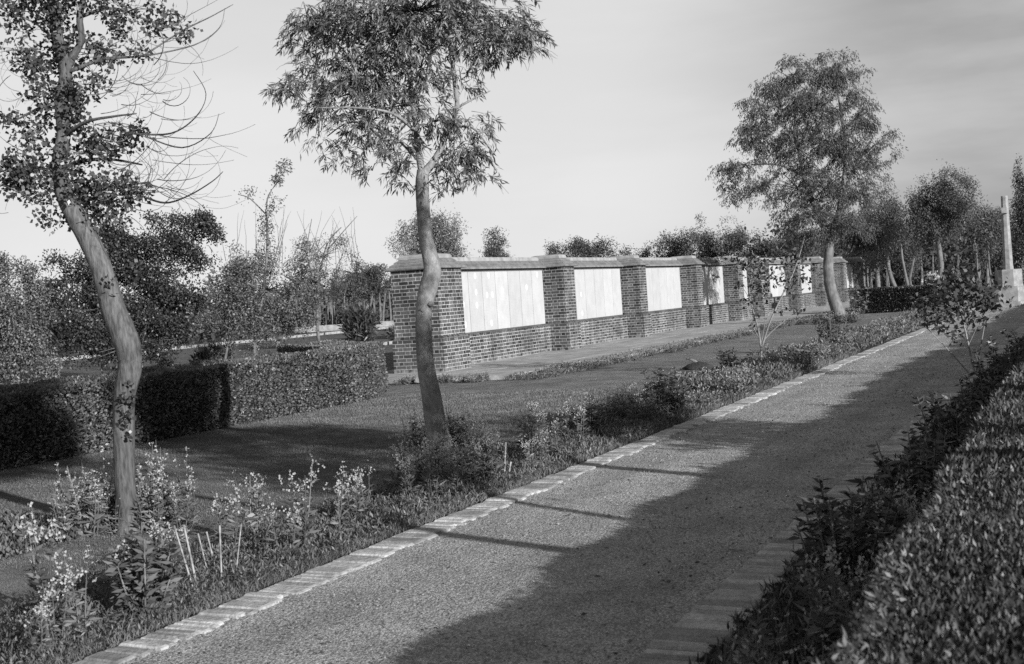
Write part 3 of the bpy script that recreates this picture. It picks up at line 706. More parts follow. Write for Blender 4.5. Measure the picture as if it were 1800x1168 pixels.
# dense dark tree behind the hedge, left, and its neighbours
P0 = G(250, 668); dD = depth(P0)
feathery('dense_tree', 'broad dark leafy tree behind the hedge and the crooked trunk', P0, dD,
         [[(250, 672, 12), (246, 640, 11), (240, 600, 9), (240, 540, 6)], [(285, 668, 6), (282, 640, 5), (285, 600, 4)]],
         [(230, 450, 60, 50), (300, 410, 50, 36), (340, 450, 36, 36), (280, 480, 70, 60), (180, 470, 50, 50), (130, 520, 48, 50), (190, 550, 70, 55), (260, 560, 70, 60), (315, 540, 40, 46), (150, 600, 60, 40), (110, 480, 26, 20), (240, 610, 90, 34), (355, 420, 20, 20), (300, 600, 34, 30), (335, 385, 24, 12), (190, 420, 30, 16), (366, 405, 10, 16), (372, 440, 10, 20), (300, 640, 20, 12), (90, 590, 24, 36)],
         12, .075, .045, M_FIG, M_BARKC, 44, .15, .2, 22, surf=.3, lo=.4, hi=1.7, hole=62, thr=-.45)
P0 = G(30, 688); dF = depth(P0)
feathery('dense_tree', 'round leafy tree behind the hedge at the far left', P0, dF - .5, [[(30, 692, 10), (32, 650, 8), (30, 600, 6)]],
         [(10, 500, 50, 40), (40, 540, 44, 45), (0, 580, 60, 55), (50, 610, 40, 50), (10, 650, 60, 40), (75, 650, 22, 24), (30, 480, 24, 12), (-40, 560, 60, 90)], 11, .07, .04, M_BED, M_BARKC, 36, .14, .3, 23, surf=.3, lo=.4, hi=1.6, hole=60, thr=-.55)
P0 = G(455, 640); dE = depth(P0) - 3
feathery('spreading_tree', 'bushy tree behind the hedge with ivy spire rising from its top', P0, dE,
         [[(450, 645, 9), (448, 610, 7), (455, 560, 6), (468, 470, 5), (470, 400, 4), (470, 350, 2.5), (492, 315, 1.4)], [(395, 635, 5), (402, 600, 4), (410, 560, 4)], [(470, 380, 2.5), (440, 350, 2), (418, 342, 1)], [(500, 560, 5), (520, 500, 4), (545, 460, 3), (575, 425, 2)]],
         [(440, 470, 50, 26), (400, 510, 42, 36), (470, 510, 60, 46), (530, 490, 40, 40), (430, 560, 60, 40), (490, 560, 60, 46), (380, 560, 36, 26), (550, 540, 22, 34), (470, 400, 7, 30), (468, 370, 5, 12), (490, 320, 4, 10), (430, 345, 12, 4), (470, 440, 12, 20), (450, 605, 28, 20), (490, 600, 30, 18), (410, 455, 14, 14), (480, 352, 6, 10), (500, 300, 2, 8), (388, 585, 18, 14)],
         13, .065, .038, M_BED, M_BARKC, 34, .13, .3, 24, surf=.3, rag=1, lo=.4, hi=1.6, hole=50, thr=-.45)
P0 = G(560, 605); dH = depth(P0)
feathery('spreading_tree', 'pale twiggy tree with one dark ivy clump left of the wall', P0, dH,
         [[(562, 612, 7), (558, 570, 5), (560, 500, 4), (575, 430, 3), (600, 400, 1.5)], [(560, 520, 3), (540, 450, 2), (548, 385, 1)], [(575, 440, 2), (610, 400, 1.4), (628, 380, .8)]],
         [(570, 450, 38, 26), (545, 480, 30, 30), (590, 490, 34, 30), (560, 530, 30, 26), (600, 430, 10, 10), (530, 440, 22, 18), (620, 510, 20, 30)], 14, .10, .035, M_PEPPER, M_BARKC, 22, .2, .6, 25)
mbx = MB()
random.seed(5)
for k in range(38):
    x = random.uniform(395, 640); y = 475 - random.uniform(0, 30); ln = random.uniform(50, 110); a = random.uniform(-2.0, -1.1)
    pts = [(x + math.cos(a) * ln * j / 4 + random.uniform(-2, 2), y + math.sin(a) * ln * j / 4 + (j - 2) ** 2 * 1.2, 1.3 - j * .22) for j in range(5)]
    Pp, Rr = pxpath(pts, dH); mbx.tube(Pp, Rr, 3)
o = mbx.build('bare_shoots', M_TWIG, bpy.data.objects.get('spreading_tree.001') or None, True)

bush_b = G(632, 612)
feathery('palm_shrub', 'dark vase-shaped shrub on the grass left of the wall', bush_b, depth(bush_b), [[(632, 613, 12), (632, 590, 8)]],
         [(632, 578, 26, 24), (645, 565, 16, 16), (622, 566, 16, 16), (632, 598, 15, 12)], 60, .30, .05, M_DARKLEAF, M_BARKC, 12, .12, -.9, 26, cat='shrub', tw=0, rag=0)
b2 = G(692, 600)
feathery('palm_shrub', 'small dark spiky shrub half hidden by the wall corner', b2, depth(b2), [[(690, 602, 4), (690, 592, 3)]], [(688, 590, 8, 8)], 90, .28, .05, M_DARKLEAF, M_BARKC, 12, .12, -.5, 27, cat='shrub', tw=0, rag=0)
for k, (x, y, h) in enumerate([(372, 640, 26), (395, 637, 30), (355, 642, 18)]):
    b = G(x, y)
    feathery('conifer_shrub', ['dark young shrub with upright shoots, middle one behind the hedge', 'dark young shrub with upright shoots, rightmost behind the hedge', 'dark young shrub with upright shoots, leftmost behind the hedge'][k], b, depth(b), [[(x, y, 3), (x, y - h * .6, 2)]],
             [(x - 5, y - h * .6, 6, 10), (x + 7, y - h * .7, 6, 10), (x, y - h * .3, 9, 7)], 70, .22, .05, M_DARKLEAF, M_BARKC, 10, .10, -1.0, 30 + k, cat='shrub', tw=0, rag=0)

# pines and trees of the wood behind: individual trees
def far_tree(name, label, px, base_py, top_py, rpx, d, seed, mat=None, trunkw=5, conic=False, low=.25, group=None, dens=15):
    random.seed(seed); b = W(px, base_py, d); b[2] = 0
    h = base_py - top_py; cy0 = base_py - h * low; bl = []
    if conic:
        for k in range(13):
            t_ = k / 12; bl.append((px + random.uniform(-2, 2), cy0 - (cy0 - top_py) * t_, max(4, rpx * (1 - t_ * .85)), (cy0 - top_py) / 12, 0, 2.0))
    else:
        for k in range(11):
            a = random.uniform(0, 6.28); rr = random.uniform(.2, .62)
            mid = (cy0 + top_py) / 2; hh = (cy0 - top_py) / 2
            bl.append((px + math.cos(a) * rpx * rr, mid + math.sin(a) * hh * rr, rpx * random.uniform(.36, .6), hh * random.uniform(.36, .58), math.sin(a * 3) * rpx * d / FPX * .4))
        bl.append((px, (cy0 + top_py) / 2, rpx * .6, (cy0 - top_py) * .3))
    s = d / 90.0
    tr = [[(px + random.uniform(-4, 4), base_py + 2, trunkw), (px + random.uniform(-5, 5), base_py - h * .25, trunkw * .8), (px + random.uniform(-6, 6), base_py - h * .5, trunkw * .6), (px, top_py + h * .2, trunkw * .25)]]
    return feathery(name, label, b, d, tr, bl, dens, .17 * s, .06 * s, mat or M_FAR, M_BARKC, 30, .26 * s, .6, seed, tw=0, nside=6, group=group, surf=.25)
horizon = lambda x: 455 + (1932 - x) * .0664
def bpy_of(x, d): return horizon(x) + 1.478 * FPX / d
FT = [  # name, label, px, top, r, depth, mat, trunk w, conic, low
    ('leafy_tree', 'leafy tree showing over the end pier of the wall', 765, 366, 72, 46, M_WILLOW, 8, False, .3),
    ('leafy_tree', 'small pointed tree over the first bay, right of the end pier', 875, 386, 30, 70, M_FAR, 5, False, .1),
    ('leafy_tree', 'rounded tree over the second bay of the wall', 1035, 398, 66, 75, M_FAR, 6, False, .1),
    ('leafy_tree', 'lower left shoulder tree over the first intermediate pier', 985, 412, 30, 80, M_FAR, 5, False, .1),
    ('leafy_tree', 'low tree top over the third pier', 1135, 424, 38, 95, M_FAR, 5, False, .1),
    ('leafy_tree', 'taller tree top over the third bay', 1190, 408, 42, 92, M_FAR, 5, False, .1),
    ('leafy_tree', 'pale tree top over the fourth pier', 1243, 398, 44, 90, M_PEPPER, 5, False, .1),
    ('leafy_tree', 'dark rounded tree top left of the tall feathery tree', 1297, 392, 42, 88, M_FAR, 5, False, .1),
    ('leafy_tree', 'pale tree top directly left of the tall feathery crown', 1345, 398, 42, 86, M_PEPPER, 5, False, .1),
    ('leafy_tree', 'grey tree behind the tall feathery crown and the wall', 1400, 395, 44, 84, M_FAR, 5, False, .1),
    ('leafy_tree', 'tree in the wood just right of the tall feathery crown', 1545, 326, 58, 74, M_PEPPER, 10, False, .2),
    ('leafy_tree', 'big round crowned tree left of the stone cross', 1652, 290, 72, 66, M_PEPPER, 12, False, .22),
    ('leafy_tree', 'tree with thin pale trunk between the round tree and the cross', 1738, 358, 42, 78, M_FAR, 7, False, .2),
    ('pine_tree', 'narrow dark conifer right of the cross at the picture edge', 1797, 306, 34, 66, M_FIG, 6, True, .05),
    ('leafy_tree', 'dark tree behind the cross shaft', 1778, 395, 44, 90, M_FIG, 6, False, .1),
    ('leafy_tree', 'hazy tree behind the far end pier of the wall', 1500, 385, 52, 88, M_FAR, 8, False, .15),
    ('leafy_tree', 'grey tree in the gap between the two crowned trees', 1600, 395, 44, 92, M_FAR, 6, False, .15),
    ('leafy_tree', 'tree with branching pale trunk just left of the wall end', 650, 455, 34, 72, M_FAR, 5, False, .34),
    ('leafy_tree', 'pale tree left of the branching trunk, behind the shrub', 610, 470, 34, 80, M_PEPPER, 5, False, .32),
    ('leafy_tree', 'distant tree seen above the dark spreading tree', 415, 440, 30, 85, M_FAR, 4, False, .2),
    ('leafy_tree', 'distant pale tree between dark tree and far-left tree', 85, 530, 30, 60, M_FAR, 4, False, .2),
]
for k, (nm, lb, px, top, r, d, mt, tw_, con, low) in enumerate(FT):
    far_tree(nm, lb, px, bpy_of(px, d), top, r, d, 100 + k, mt, tw_, con, low)
# pale leaning trunks at the edge of the wood
TR = [('thin leaning pale trunk nearest the far end pier', [(1597, 508, 6), (1592, 485, 5), (1586, 455, 4.5), (1584, 430, 3)]), ('stouter pale trunk beside the thin leaning one', [(1575, 509, 8), (1564, 480, 7), (1560, 450, 6), (1562, 420, 4)]),
      ('short thin trunk left of the other pale trunks', [(1534, 512, 3), (1531, 490, 3), (1530, 470, 2)]), ('pale trunk right of the round crowned tree', [(1722, 497, 5), (1718, 470, 4), (1716, 440, 4), (1712, 420, 3)]),
      ('slender trunk closest to the cross', [(1744, 497, 4), (1739, 470, 3.4), (1737, 440, 3)])]
for k, (lb, tr) in enumerate(TR):
    d = 70; b = W(tr[0][0], tr[0][1], d); b[2] = 0
    tp = tr[-1]
    feathery('young_tree', lb, b, d, [tr], [(tp[0], tp[1] - 22, 22, 22), (tp[0] - 8, tp[1] - 5, 16, 12)], 10, .22, .08, M_PEPPER, M_BARKC, 12, .28, .7, 200 + k, tw=0, nside=6)
# far wood that reads as one mass
Pm, Dm = [], []
for d0, d1, x0, x1, hh, n in ((96, 125, 1380, 1900, 5.2, 26000), (96, 120, 480, 720, 4.6, 9000), (100, 130, 1080, 1420, 4.0, 9000), (70, 110, -150, 480, 4.5, 9000)):
    x = rng.uniform(x0, x1, n); d = rng.uniform(d0, d1, n); b = CAM + (R @ np.stack([x - 900, np.zeros(n) - 100, np.full(n, FPX)])).T * (d / FPX)[:, None]
    prof = hh * (0.62 + .22 * np.sin(b[:, 0] * .55 + 1) + .16 * np.sin(b[:, 0] * 1.7 + b[:, 1] * .8))
    b[:, 2] = rng.uniform(0, 1, n) ** .8 * prof; Pm.append(b)
Pm = np.concatenate(Pm)
tag(link_mesh('distant_wood', leaf_mesh('distant_wood', Pm, rng.normal(size=Pm.shape) + np.array([0, 0, -.4]), .5, .24, .5, 1.4), M_FAR), 'far-off belt of woodland closing the view behind the garden', 'wood', kind='stuff')
mb = MB(); random.seed(9)
for k in range(60):
    x = random.choice([random.uniform(520, 700), random.uniform(1500, 1800)]); d = random.uniform(88, 95); y = bpy_of(x, d)
    mb.tube([W(x, y, d), W(x + random.uniform(-3, 3), y - 25, d), W(x + random.uniform(-5, 5), y - 60, d)], [.10, .08, .05], 5)
tag(mb.build('distant_wood_trunks', M_BARKC), 'thin trunks of the far-off woodland belt', 'wood', kind='stuff')
# low dark hedges and pale edging in the distance
hedge('clipped_hedge', [tuple(G(1500, 506)[:2]), tuple(G(1760, 493)[:2])], 2.0, 1.15, 120, .3, .18, M_DARKLEAF, 'long dark far hedge under the woodland, left of the cross', .05)
mb = MB(); mb.box(-25.3, -24.95, 12, 70, -.02, .10); tag(mb.build('edging_stone', M_BGKERB), 'long pale stone edging on the grass just beyond the hedge', 'edging')
mb = MB(); mb.box(-43.2, -42.6, 30, 90, -.02, .12); tag(mb.build('edging_stone', M_BGKERB), 'farther pale stone edging, parallel to the nearer one', 'edging')
mb = MB(); a = W(500, 580, 88); b = W(720, 564, 88)
mb.rings([[(a[0], a[1], 0), (a[0], a[1] + .4, 0), (a[0], a[1] + .4, .42), (a[0], a[1], .42)], [(b[0], b[1], 0), (b[0], b[1] + .4, 0), (b[0], b[1] + .4, .42), (b[0], b[1], .42)]])
tag(mb.build('low_wall', M_BGKERB), 'low pale wall in front of the distant trunks, left of the brick wall', 'wall')

# trees on the unseen side of the path: they shade path, lawn and hedge
def side_tree(label, seed, stems, crowns):
    random.seed(seed); x0, y0 = stems[0][0][:2]; T = make_tree('side_tree', label, base=(x0, y0, 0)); mb = MB()
    for st in stems:
        P_, R_ = spline([p[:3] for p in st], [p[3] for p in st], 4); mb.tube(P_, R_, 8)
    mb.build('trunk', M_BARK, T, True)
    bl = []
    for (x, y, low, h, cr, nb, n) in crowns:
        for k in range(nb):
            a = random.uniform(0, 6.28); rr = random.uniform(.15, .68) * cr
            bl.append(((x + math.cos(a) * rr, y + math.sin(a) * rr, low + (h - low) * (k + .5) / nb), (cr * .42, cr * .42, cr * .34), n))
    P, D, CC, BC = blob_leaves(bl, .4, .13, 14, .4)
    link_mesh('crown', leaf_mesh('crown', P, D, .11, .04), M_WILLOW, T)
side_tree('forked tree right of the path beyond the picture, second one', 301,
          [[(2.2, 4.25, 0, .09), (2.2, 4.2, 1.2, .07), (2.2, 3.8, 2.4, .05), (2.2, 3.5, 4.0, .04), (2.2, 3.5, 5.1, .01)], [(2.25, 4.35, 0, .08), (2.25, 4.9, 1.0, .06), (2.3, 5.1, 2.2, .04), (2.3, 4.9, 3.3, .02)]],
          [(2.2, 3.5, 3.9, 5.5, .9, 7, 85), (2.3, 4.9, 2.3, 3.6, 1.1, 6, 38)])
side_tree('tall tree right of the path beyond the picture, third one', 302, [[(2.3, 7.0, 0, .10), (2.3, 6.8, 2, .07), (2.3, 6.4, 3.6, .04), (2.3, 6.5, 4.7, .01)]], [(2.3, 6.5, 3.3, 5.0, 1.4, 7, 120), (2.3, 6.7, 2.5, 3.4, 1.3, 5, 36)])
side_tree('bushy small tree right of the path beyond the picture', 304, [[(2.4, 9.0, 0, .06), (2.4, 9.2, 1.5, .04), (2.4, 9.3, 2.4, .01)], [(2.4, 9.1, 0, .05), (2.5, 9.9, 1.2, .03), (2.4, 10.2, 2.0, .01)]], [(2.4, 9.4, 1.4, 2.6, 1.5, 8, 50)])
side_tree('tall tree right of the path beyond the picture, behind the viewer', 303, [[(2.2, -.4, 0, .1), (2.2, -.3, 3, .07), (2.2, -.4, 7, .01)]], [(2.2, -.4, 2.9, 6.0, 1.6, 10, 90)])

# ------------------------------------------------------------------ saplings
def sapling(name, label, base, d, stems, leafpts, L, seed, tw=3):
    random.seed(seed); T = make_tree(name, label, base=base); mb = MB()
    for q in stems: limb(mb, [(u[0], u[1], u[2] * .62) for u in q], d, 6, 4, .03)
    for (x, y, r, n) in leafpts:
        for k in range(tw):
            mb.tube([W(x, y, d), W(x + random.uniform(-r, r), y + random.uniform(-r, r) * .7, d + random.uniform(-r, r) * d / FPX)], [.004, .002], 3)
    mb.build('stem', M_BARKB, T, True)
    P = []; D = []
    for (x, y, r, n) in leafpts:
        for k in range(int(n * 1.6)):
            P.append(W(x + rng.normal() * r * .55, y + rng.normal() * r * .5, d + rng.normal() * r * .5 * d / FPX))
            D.append(unit(rng.normal(size=3) + np.array([0, 0, -.3])))
    link_mesh('crown', leaf_mesh('crown', np.array(P), np.array(D), L, L * .62, .6, 1.4, shape=.5), M_SAP, T)
    return T
b = G(1338, 653)
sapling('sapling', 'slender forked young tree in the flower border before the fifth pier', b, depth(b),
        [[(1337, 660, 7), (1338, 630, 7), (1338, 607, 7)], [(1337, 608, 6), (1332, 575, 5), (1322, 540, 4), (1317, 505, 3), (1326, 470, 2), (1322, 440, 1.4)], [(1340, 608, 6), (1352, 570, 5), (1370, 530, 5), (1392, 485, 4), (1405, 450, 3), (1415, 415, 1.5)],
         [(1341, 600, 4), (1360, 580, 3.4), (1385, 560, 2.6), (1408, 543, 1.4)], [(1336, 598, 3), (1326, 580, 2.5), (1318, 565, 1.5)], [(1320, 530, 2), (1308, 510, 1.5), (1296, 500, 1)], [(1322, 475, 2), (1290, 462, 1.5), (1262, 458, 1)], [(1318, 500, 2), (1345, 480, 1.5), (1360, 470, 1)], [(1338, 604, 3), (1345, 560, 2), (1340, 520, 1.5)]],
        [(1325, 470, 26, 60), (1300, 462, 18, 24), (1268, 458, 14, 12), (1345, 485, 26, 40), (1335, 510, 20, 34), (1318, 530, 22, 22), (1375, 480, 26, 34), (1400, 450, 24, 38), (1415, 490, 22, 22), (1370, 440, 26, 36), (1335, 430, 22, 30), (1360, 405, 20, 20), (1385, 505, 16, 16), (1300, 500, 14, 8), (1405, 545, 9, 10), (1430, 470, 12, 10), (1375, 545, 12, 7), (1330, 560, 14, 10), (1415, 425, 12, 12), (1258, 485, 6, 4)], .085, 41)
b = G(1712, 657)
sapling('sapling', 'leafy young tree with splayed stems beside the right kerb, before the cross', b, depth(b),
        [[(1715, 662, 8), (1709, 640, 6), (1702, 605, 5), (1694, 570, 4.5), (1686, 540, 4), (1680, 505, 3), (1674, 470, 2)], [(1716, 655, 5), (1722, 620, 4), (1729, 580, 3.5), (1732, 560, 2)], [(1706, 660, 4), (1680, 630, 3.4), (1650, 598, 2.4), (1618, 566, 1.4), (1590, 545, .8)],
         [(1690, 560, 3), (1660, 545, 2), (1630, 560, 1.4)], [(1682, 520, 3), (1650, 505, 2.5), (1626, 497, 2)], [(1696, 560, 2.5), (1725, 535, 2), (1755, 515, 1.5), (1778, 502, 1)], [(1700, 612, 2), (1715, 580, 1.6), (1722, 560, 1)], [(1720, 580, 2), (1750, 555, 1.2), (1780, 530, .8)]],
        [(1680, 520, 34, 100), (1660, 500, 26, 40), (1640, 540, 26, 48), (1700, 500, 30, 55), (1665, 560, 26, 48), (1705, 540, 30, 70), (1735, 520, 26, 60), (1678, 478, 20, 26), (1640, 520, 20, 26), (1625, 555, 14, 14), (1745, 540, 16, 24), (1652, 575, 14, 14), (1685, 590, 16, 12), (1712, 480, 24, 18), (1765, 500, 9, 7), (1722, 562, 14, 14), (1610, 530, 12, 8), (1776, 531, 5, 3), (1688, 455, 14, 10)], .088, 42)

# ------------------------------------------------------------------ flowers and border planting
def flower_meshes(seed, h, nst, leafy=1.0, spike=False, petal=1.0, wid=.12):
    r = np.random.default_rng(seed); P = []; D = []; Ls = []; Q = []; E_ = []
    mb = MB()
    for s in range(nst):
        a = r.uniform(0, 6.28); lean = r.uniform(.0, .28); hh = h * r.uniform(.72, 1.05)
        base = np.array([math.cos(a), math.sin(a), 0]) * r.uniform(0, wid * .5); top = base + np.array([math.cos(a) * lean * hh, math.sin(a) * lean * hh, hh])
        mb.tube([base, (base + top) / 2 + r.normal(size=3) * .01, top], [.004, .003, .0015], 4)
        for k in range(int(26 * leafy)):
            t_ = r.uniform(0, .85) ** 1.2; p = base * (1 - t_) + top * t_; b = r.uniform(0, 6.28)
            P.append(p); D.append([math.cos(b), math.sin(b), r.uniform(-.1, .9)]); Ls.append(.085 * (1.2 - t_ * .8))
        nf = int(r.integers(9, 18) * petal)
        for k in range(nf):
            t_ = 1 - (r.uniform(0, .5) if spike else r.uniform(0, .22)); rad = .012 if spike else .026
            p = base * (1 - t_) + top * t_ + r.normal(size=3) * rad
            for q in range(3):
                Q.append(p); E_.append(r.normal(size=3) + np.array([0, 0, .2]))
    return np.array(P), np.array(D), np.array(Ls), np.array(Q), np.array(E_), mb
def flower_proto(name, seed, h, nst, leafy, spike, petal, wid=.12):
    P, D, Ls, Q, E_, mb = flower_meshes(seed, h, nst, leafy, spike, petal, wid)
    me = leaf_mesh('leaves', P, D, Ls, .017, .6, 1.4); me.materials.append(M_FLOWERLEAF)
    pm = leaf_mesh('blossoms', Q, E_, .015, .012, .8, 1.1, shape=.6); pm.materials.append(M_PETAL)
    sm = bpy.data.meshes.new('stems'); sm.from_pydata(mb.v, [], mb.f); sm.materials.append(M_FLOWERLEAF)
    a = sm.attributes.new('tone', 'FLOAT', 'FACE'); a.data.foreach_set('value', np.ones(len(mb.f), np.float32))
    return me, pm, sm
PROT = {'stock': [flower_proto('s', 50 + k, .42, 4, 1.0, False, 1.2) for k in range(5)],
        'spike': [flower_proto('p', 60 + k, .52, 3, 1.0, True, 1.1) for k in range(4)],
        'low': [flower_proto('l', 70 + k, .26, 8, .9, False, .28, .22) for k in range(5)],
        'green': [flower_proto('g', 80 + k, .34, 6, 1.1, False, .12, .2) for k in range(4)]}
def plant(kind, x, y, z, s, name, label, cat, group, k=None):
    me, pm, sm = PROT[kind][(k if k is not None else random.randrange(99)) % len(PROT[kind])]
    r = bpy.data.objects.new(name, None); C.objects.link(r); r.empty_display_size = .05
    r.location = (x, y, z); r.rotation_euler = (0, 0, random.uniform(0, 6.28)); r.scale = (s, s, s * random.uniform(.9, 1.15))
    for n_, m_ in (('leaves', me), ('blossoms', pm), ('stems', sm)):
        o = bpy.data.objects.new(n_, m_); C.objects.link(o); o.parent = r
    return tag(r, label, cat, group)
random.seed(77)
def along(y):
    for lim, tx in ((4.9, 'at the near corner of the border'), (5.9, 'among the leaning canes'), (7.0, 'just past the leaning canes'), (7.6, 'just short of the crooked tree'), (8.2, 'level with the crooked tree'), (8.9, 'between the two large trunks, nearer the crooked one'), (9.6, 'midway between the two large trunks'), (11.0, 'just before the wavy trunk'),
                    (12.4, 'level with the wavy trunk'), (14.0, 'just past the wavy trunk'), (16.0, 'beside the dark rose bush'), (18.5, 'before the forked sapling'), (21.5, 'at the foot of the forked sapling'), (25, 'past the forked sapling'), (30, 'across from the third bay'), (37, 'short of the bent-trunk tree'), (99, 'at the far end of the border')):
        if y < lim: return tx
def where(x, y): return along(y) + (', on the kerb side' if x > -4.7 else ', on the lawn side')
def sz(v, a, b): return 'small' if v < a else ('tall' if v > b else 'middling')
def ring(x, y, b): return ('in front of' if y < b[1] - .12 else 'behind' if y > b[1] + .2 else 'left of' if x < b[0] else 'right of')
GB = 'flowering plants in the border beside the left kerb'
for k in range(62):          # tall white stocks, near half of the border
    y = random.uniform(4.0, 13.5); x = random.uniform(-5.15, -4.35)
    if 4.8 < y < 5.6 and x > -4.5: continue
    v = random.uniform(.62, 1.12)
    plant('stock', x, y, 0, v, 'stock_plant', f'{sz(v, .8, .98)} white stock {where(x, y)}', 'flower', 'white stocks in the near border')
for k in range(115):
    y = 13 + 27 * random.random() ** 1.4; x = random.uniform(-5.3, -4.3)
    v = random.uniform(.8, 1.2); kd = 'low' if random.random() < .6 else 'green'
    plant(kd, x, y, 0, v, 'border_plant', f"{sz(v, .93, 1.07)} {'pale-flowered' if kd == 'low' else 'leafy'} plant {where(x, y)}", 'flower', GB)
for k in range(34):
    a = random.uniform(0, 6.28); r_ = random.uniform(.1, .48)
    if math.cos(a - math.atan2(-7.0, 6.4)) > .45: a += math.pi; r_ = max(r_, .2)
    v = random.uniform(.7, 1.1); kd = 'spike' if random.random() < .7 else 'green'; X_, Y_ = bA[0] + math.cos(a) * r_, bA[1] + math.sin(a) * r_ * .8
    plant(kd, X_, Y_, 0, v, 'spike_flower', f"{sz(v, .83, .97)} {'spiked flower' if kd == 'spike' else 'leafy stem'} {ring(X_, Y_, bA)} the crooked tree foot", 'flower', 'flowers round the crooked tree')
for k in range(24):
    a = random.uniform(0, 6.28); r_ = random.uniform(.1, .42)
    v = random.uniform(.6, .9); kd = 'spike' if random.random() < .5 else 'green'; X_, Y_ = bB[0] + math.cos(a) * r_, bB[1] + math.sin(a) * r_ * .8 + .15
    plant(kd, X_, Y_, 0, v, 'spike_flower', f"{sz(v, .7, .8)} {'spiked flower' if kd == 'spike' else 'leafy stem'} {ring(X_, Y_, bB)} the wavy dark trunk", 'flower', 'flowers round the wavy trunk')
for k in range(14):
    a = random.uniform(0, 6.28); r_ = random.uniform(.2, 1.1)
    plant('low', bC[0] + .2 + math.cos(a) * r_, bC[1] - 1 + math.sin(a) * r_, 0, random.uniform(1.0, 1.4), 'border_plant', 'flowering plant at the foot of the bent-trunk tree', 'flower', 'plants at the bent tree')
for k in range(46):
    y = 21 + 28 * random.random() ** 1.3; x = (-9.55 if y < 23.5 else -9.05) + random.uniform(-.05, .3)
    plant('low', x, y, 0, random.uniform(.55, .85), 'edging_flower', 'pale flower tuft on the pavement edge ' + ('before the first bay' if y < 27 else 'before the second bay' if y < 33 else 'before the third bay' if y < 39 else 'before the fourth bay' if y < 45 else 'before the far bays'), 'flower', 'flowers along the pavement edge')
for k in range(16):
    plant('low', random.uniform(-12.2, -9.9), random.uniform(20.2, 20.6), 0, random.uniform(.6, .8), 'edging_flower', 'small dark tuft at the front end of the pavement', 'flower', 'plants at the pavement end')
for k in range(70):
    y = random.uniform(2.7, 9.5) if k > 30 else random.uniform(2.4, 5.2); x = random.uniform(-1.22, -.72)
    v = random.uniform(.7, 1.1) if k > 40 else random.uniform(.8, 1.1); kd = 'stock' if random.random() < .22 and x > -1.25 else 'green'
    ps = 'at the bottom picture edge' if y < 3.3 else 'well short of the nearest right-hand shrub' if y < 4.2 else 'close before the nearest right-hand shrub' if y < 5 else 'beside the nearest right-hand shrub' if y < 6.2 else 'just past the nearest right-hand shrub' if y < 7.5 else 'well past the nearest right-hand shrub'
    plant(kd, x, y, 0, v, 'shade_flower', f"{sz(v, .85, .98)} shaded {'white stock' if kd == 'stock' else 'leafy plant'} {ps}, {'kerb side' if x < -.97 else 'hedge side'}", 'flower', 'plants by the right kerb')

# carpet of small leaves and grass in the beds (beyond counting)
def carpet(name, label, x0, x1, y0, y1, n, L, Wd, mat, h, pw=1.0, up=.8):
    u = rng.uniform(0, 1, n) ** pw; y = y0 + (y1 - y0) * u; x = rng.uniform(x0, x1, n)
    clump = .5 + .5 * np.sin(x * 7 + np.sin(y * 5) * 2) * np.sin(y * 6 + x * 3)
    z = rng.uniform(0, 1, n) * h * (.35 + .65 * clump)
    P = np.stack([x, y, z], 1); D = rng.normal(size=(n, 3)) * .6 + np.array([0, 0, up])
    sc = .8 + .6 * (y - y0) / (y1 - y0)
    return tag(link_mesh(name, leaf_mesh(name, P, D, L * sc, Wd * sc, .5, 1.4), mat), label, 'ground cover', kind='stuff')
carpet('ground_cover', 'carpet of small leaves filling the border beside the left kerb', -5.25, -4.2, 2.5, 16, 56000, .036, .0085, M_BED, .11)
carpet('ground_cover', 'carpet of low leaves in the far part of the left border', -5.5, -4.2, 16, 60, 42000, .09, .03, M_BED, .24, 1.5)
carpet('ground_cover', 'shaded low leaves between the right kerb and the hedge', -1.43, -.55, 2.2, 20, 42000, .055, .012, M_DARKLEAF, .15, 1.3, 1.2)
carpet('ground_cover', 'low leaves along the pavement edge', -9.75, -8.85, 20.3, 55, 16000, .06, .02, M_BED, .12, 1.3)
carpet('ground_cover', 'dark leafy patch on the lawn in the left corner', -7.9, -6.5, 5.6, 7.1, 9000, .04, .018, M_BED, .10)
def blades(name, label, x0, x1, y0, y1, n, pw, hh):
    u = rng.uniform(0, 1, n) ** pw; y = y0 + (y1 - y0) * u; x = rng.uniform(x0, x1, n)
    P = np.stack([x, y, np.full(n, -.004)], 1); D = rng.normal(size=(n, 3)) * .55 + np.array([0, 0, 1.0])
    sc = .8 + 1.2 * u
    return tag(link_mesh(name, leaf_mesh(name, P, D, hh * sc, .004 * sc, .85, 1.15), M_GRASSBLADE), label, 'grass', kind='stuff')
blades('grass', 'short mown grass on the near lawn', -10.6, -5.3, 4.2, 18, 200000, 1.5, .017)
blades('grass', 'thin grass fringe along the soil edge of the left kerb', -4.35, -4.16, 3, 24, 16000, 1.4, .05)
# loose stones and litter on the path
n = 16000; u = rng.uniform(0, 1, n) ** 1.8; y = 3.5 + 22 * u; x = rng.uniform(-3.95, -1.72, n); s = rng.uniform(.003, .0085, n) * (.8 + u)
off = np.array([[1, 0, .1], [-.5, .87, 0], [-.5, -.87, .05], [0, 0, .9]])
V = (np.stack([x, y, np.full(n, .0)], 1)[:, None] + off[None] * s[:, None, None] * rng.uniform(.7, 1.4, (n, 4, 1))).reshape(-1, 3)
b = np.arange(n)[:, None] * 4
F = np.concatenate([b, b + 1, b + 3, b + 1, b + 2, b + 3, b + 2, b, b + 3], 1)
M_PEB = leaf_mat('pebble', 0.24, 0, .9, .2)
tag(link_mesh('gravel', np_mesh('gravel', V, F, 3, tone=np.repeat(rng.uniform(.4, 1.5, n), 3)), M_PEB), 'loose small stones scattered over the path', 'gravel', kind='stuff')

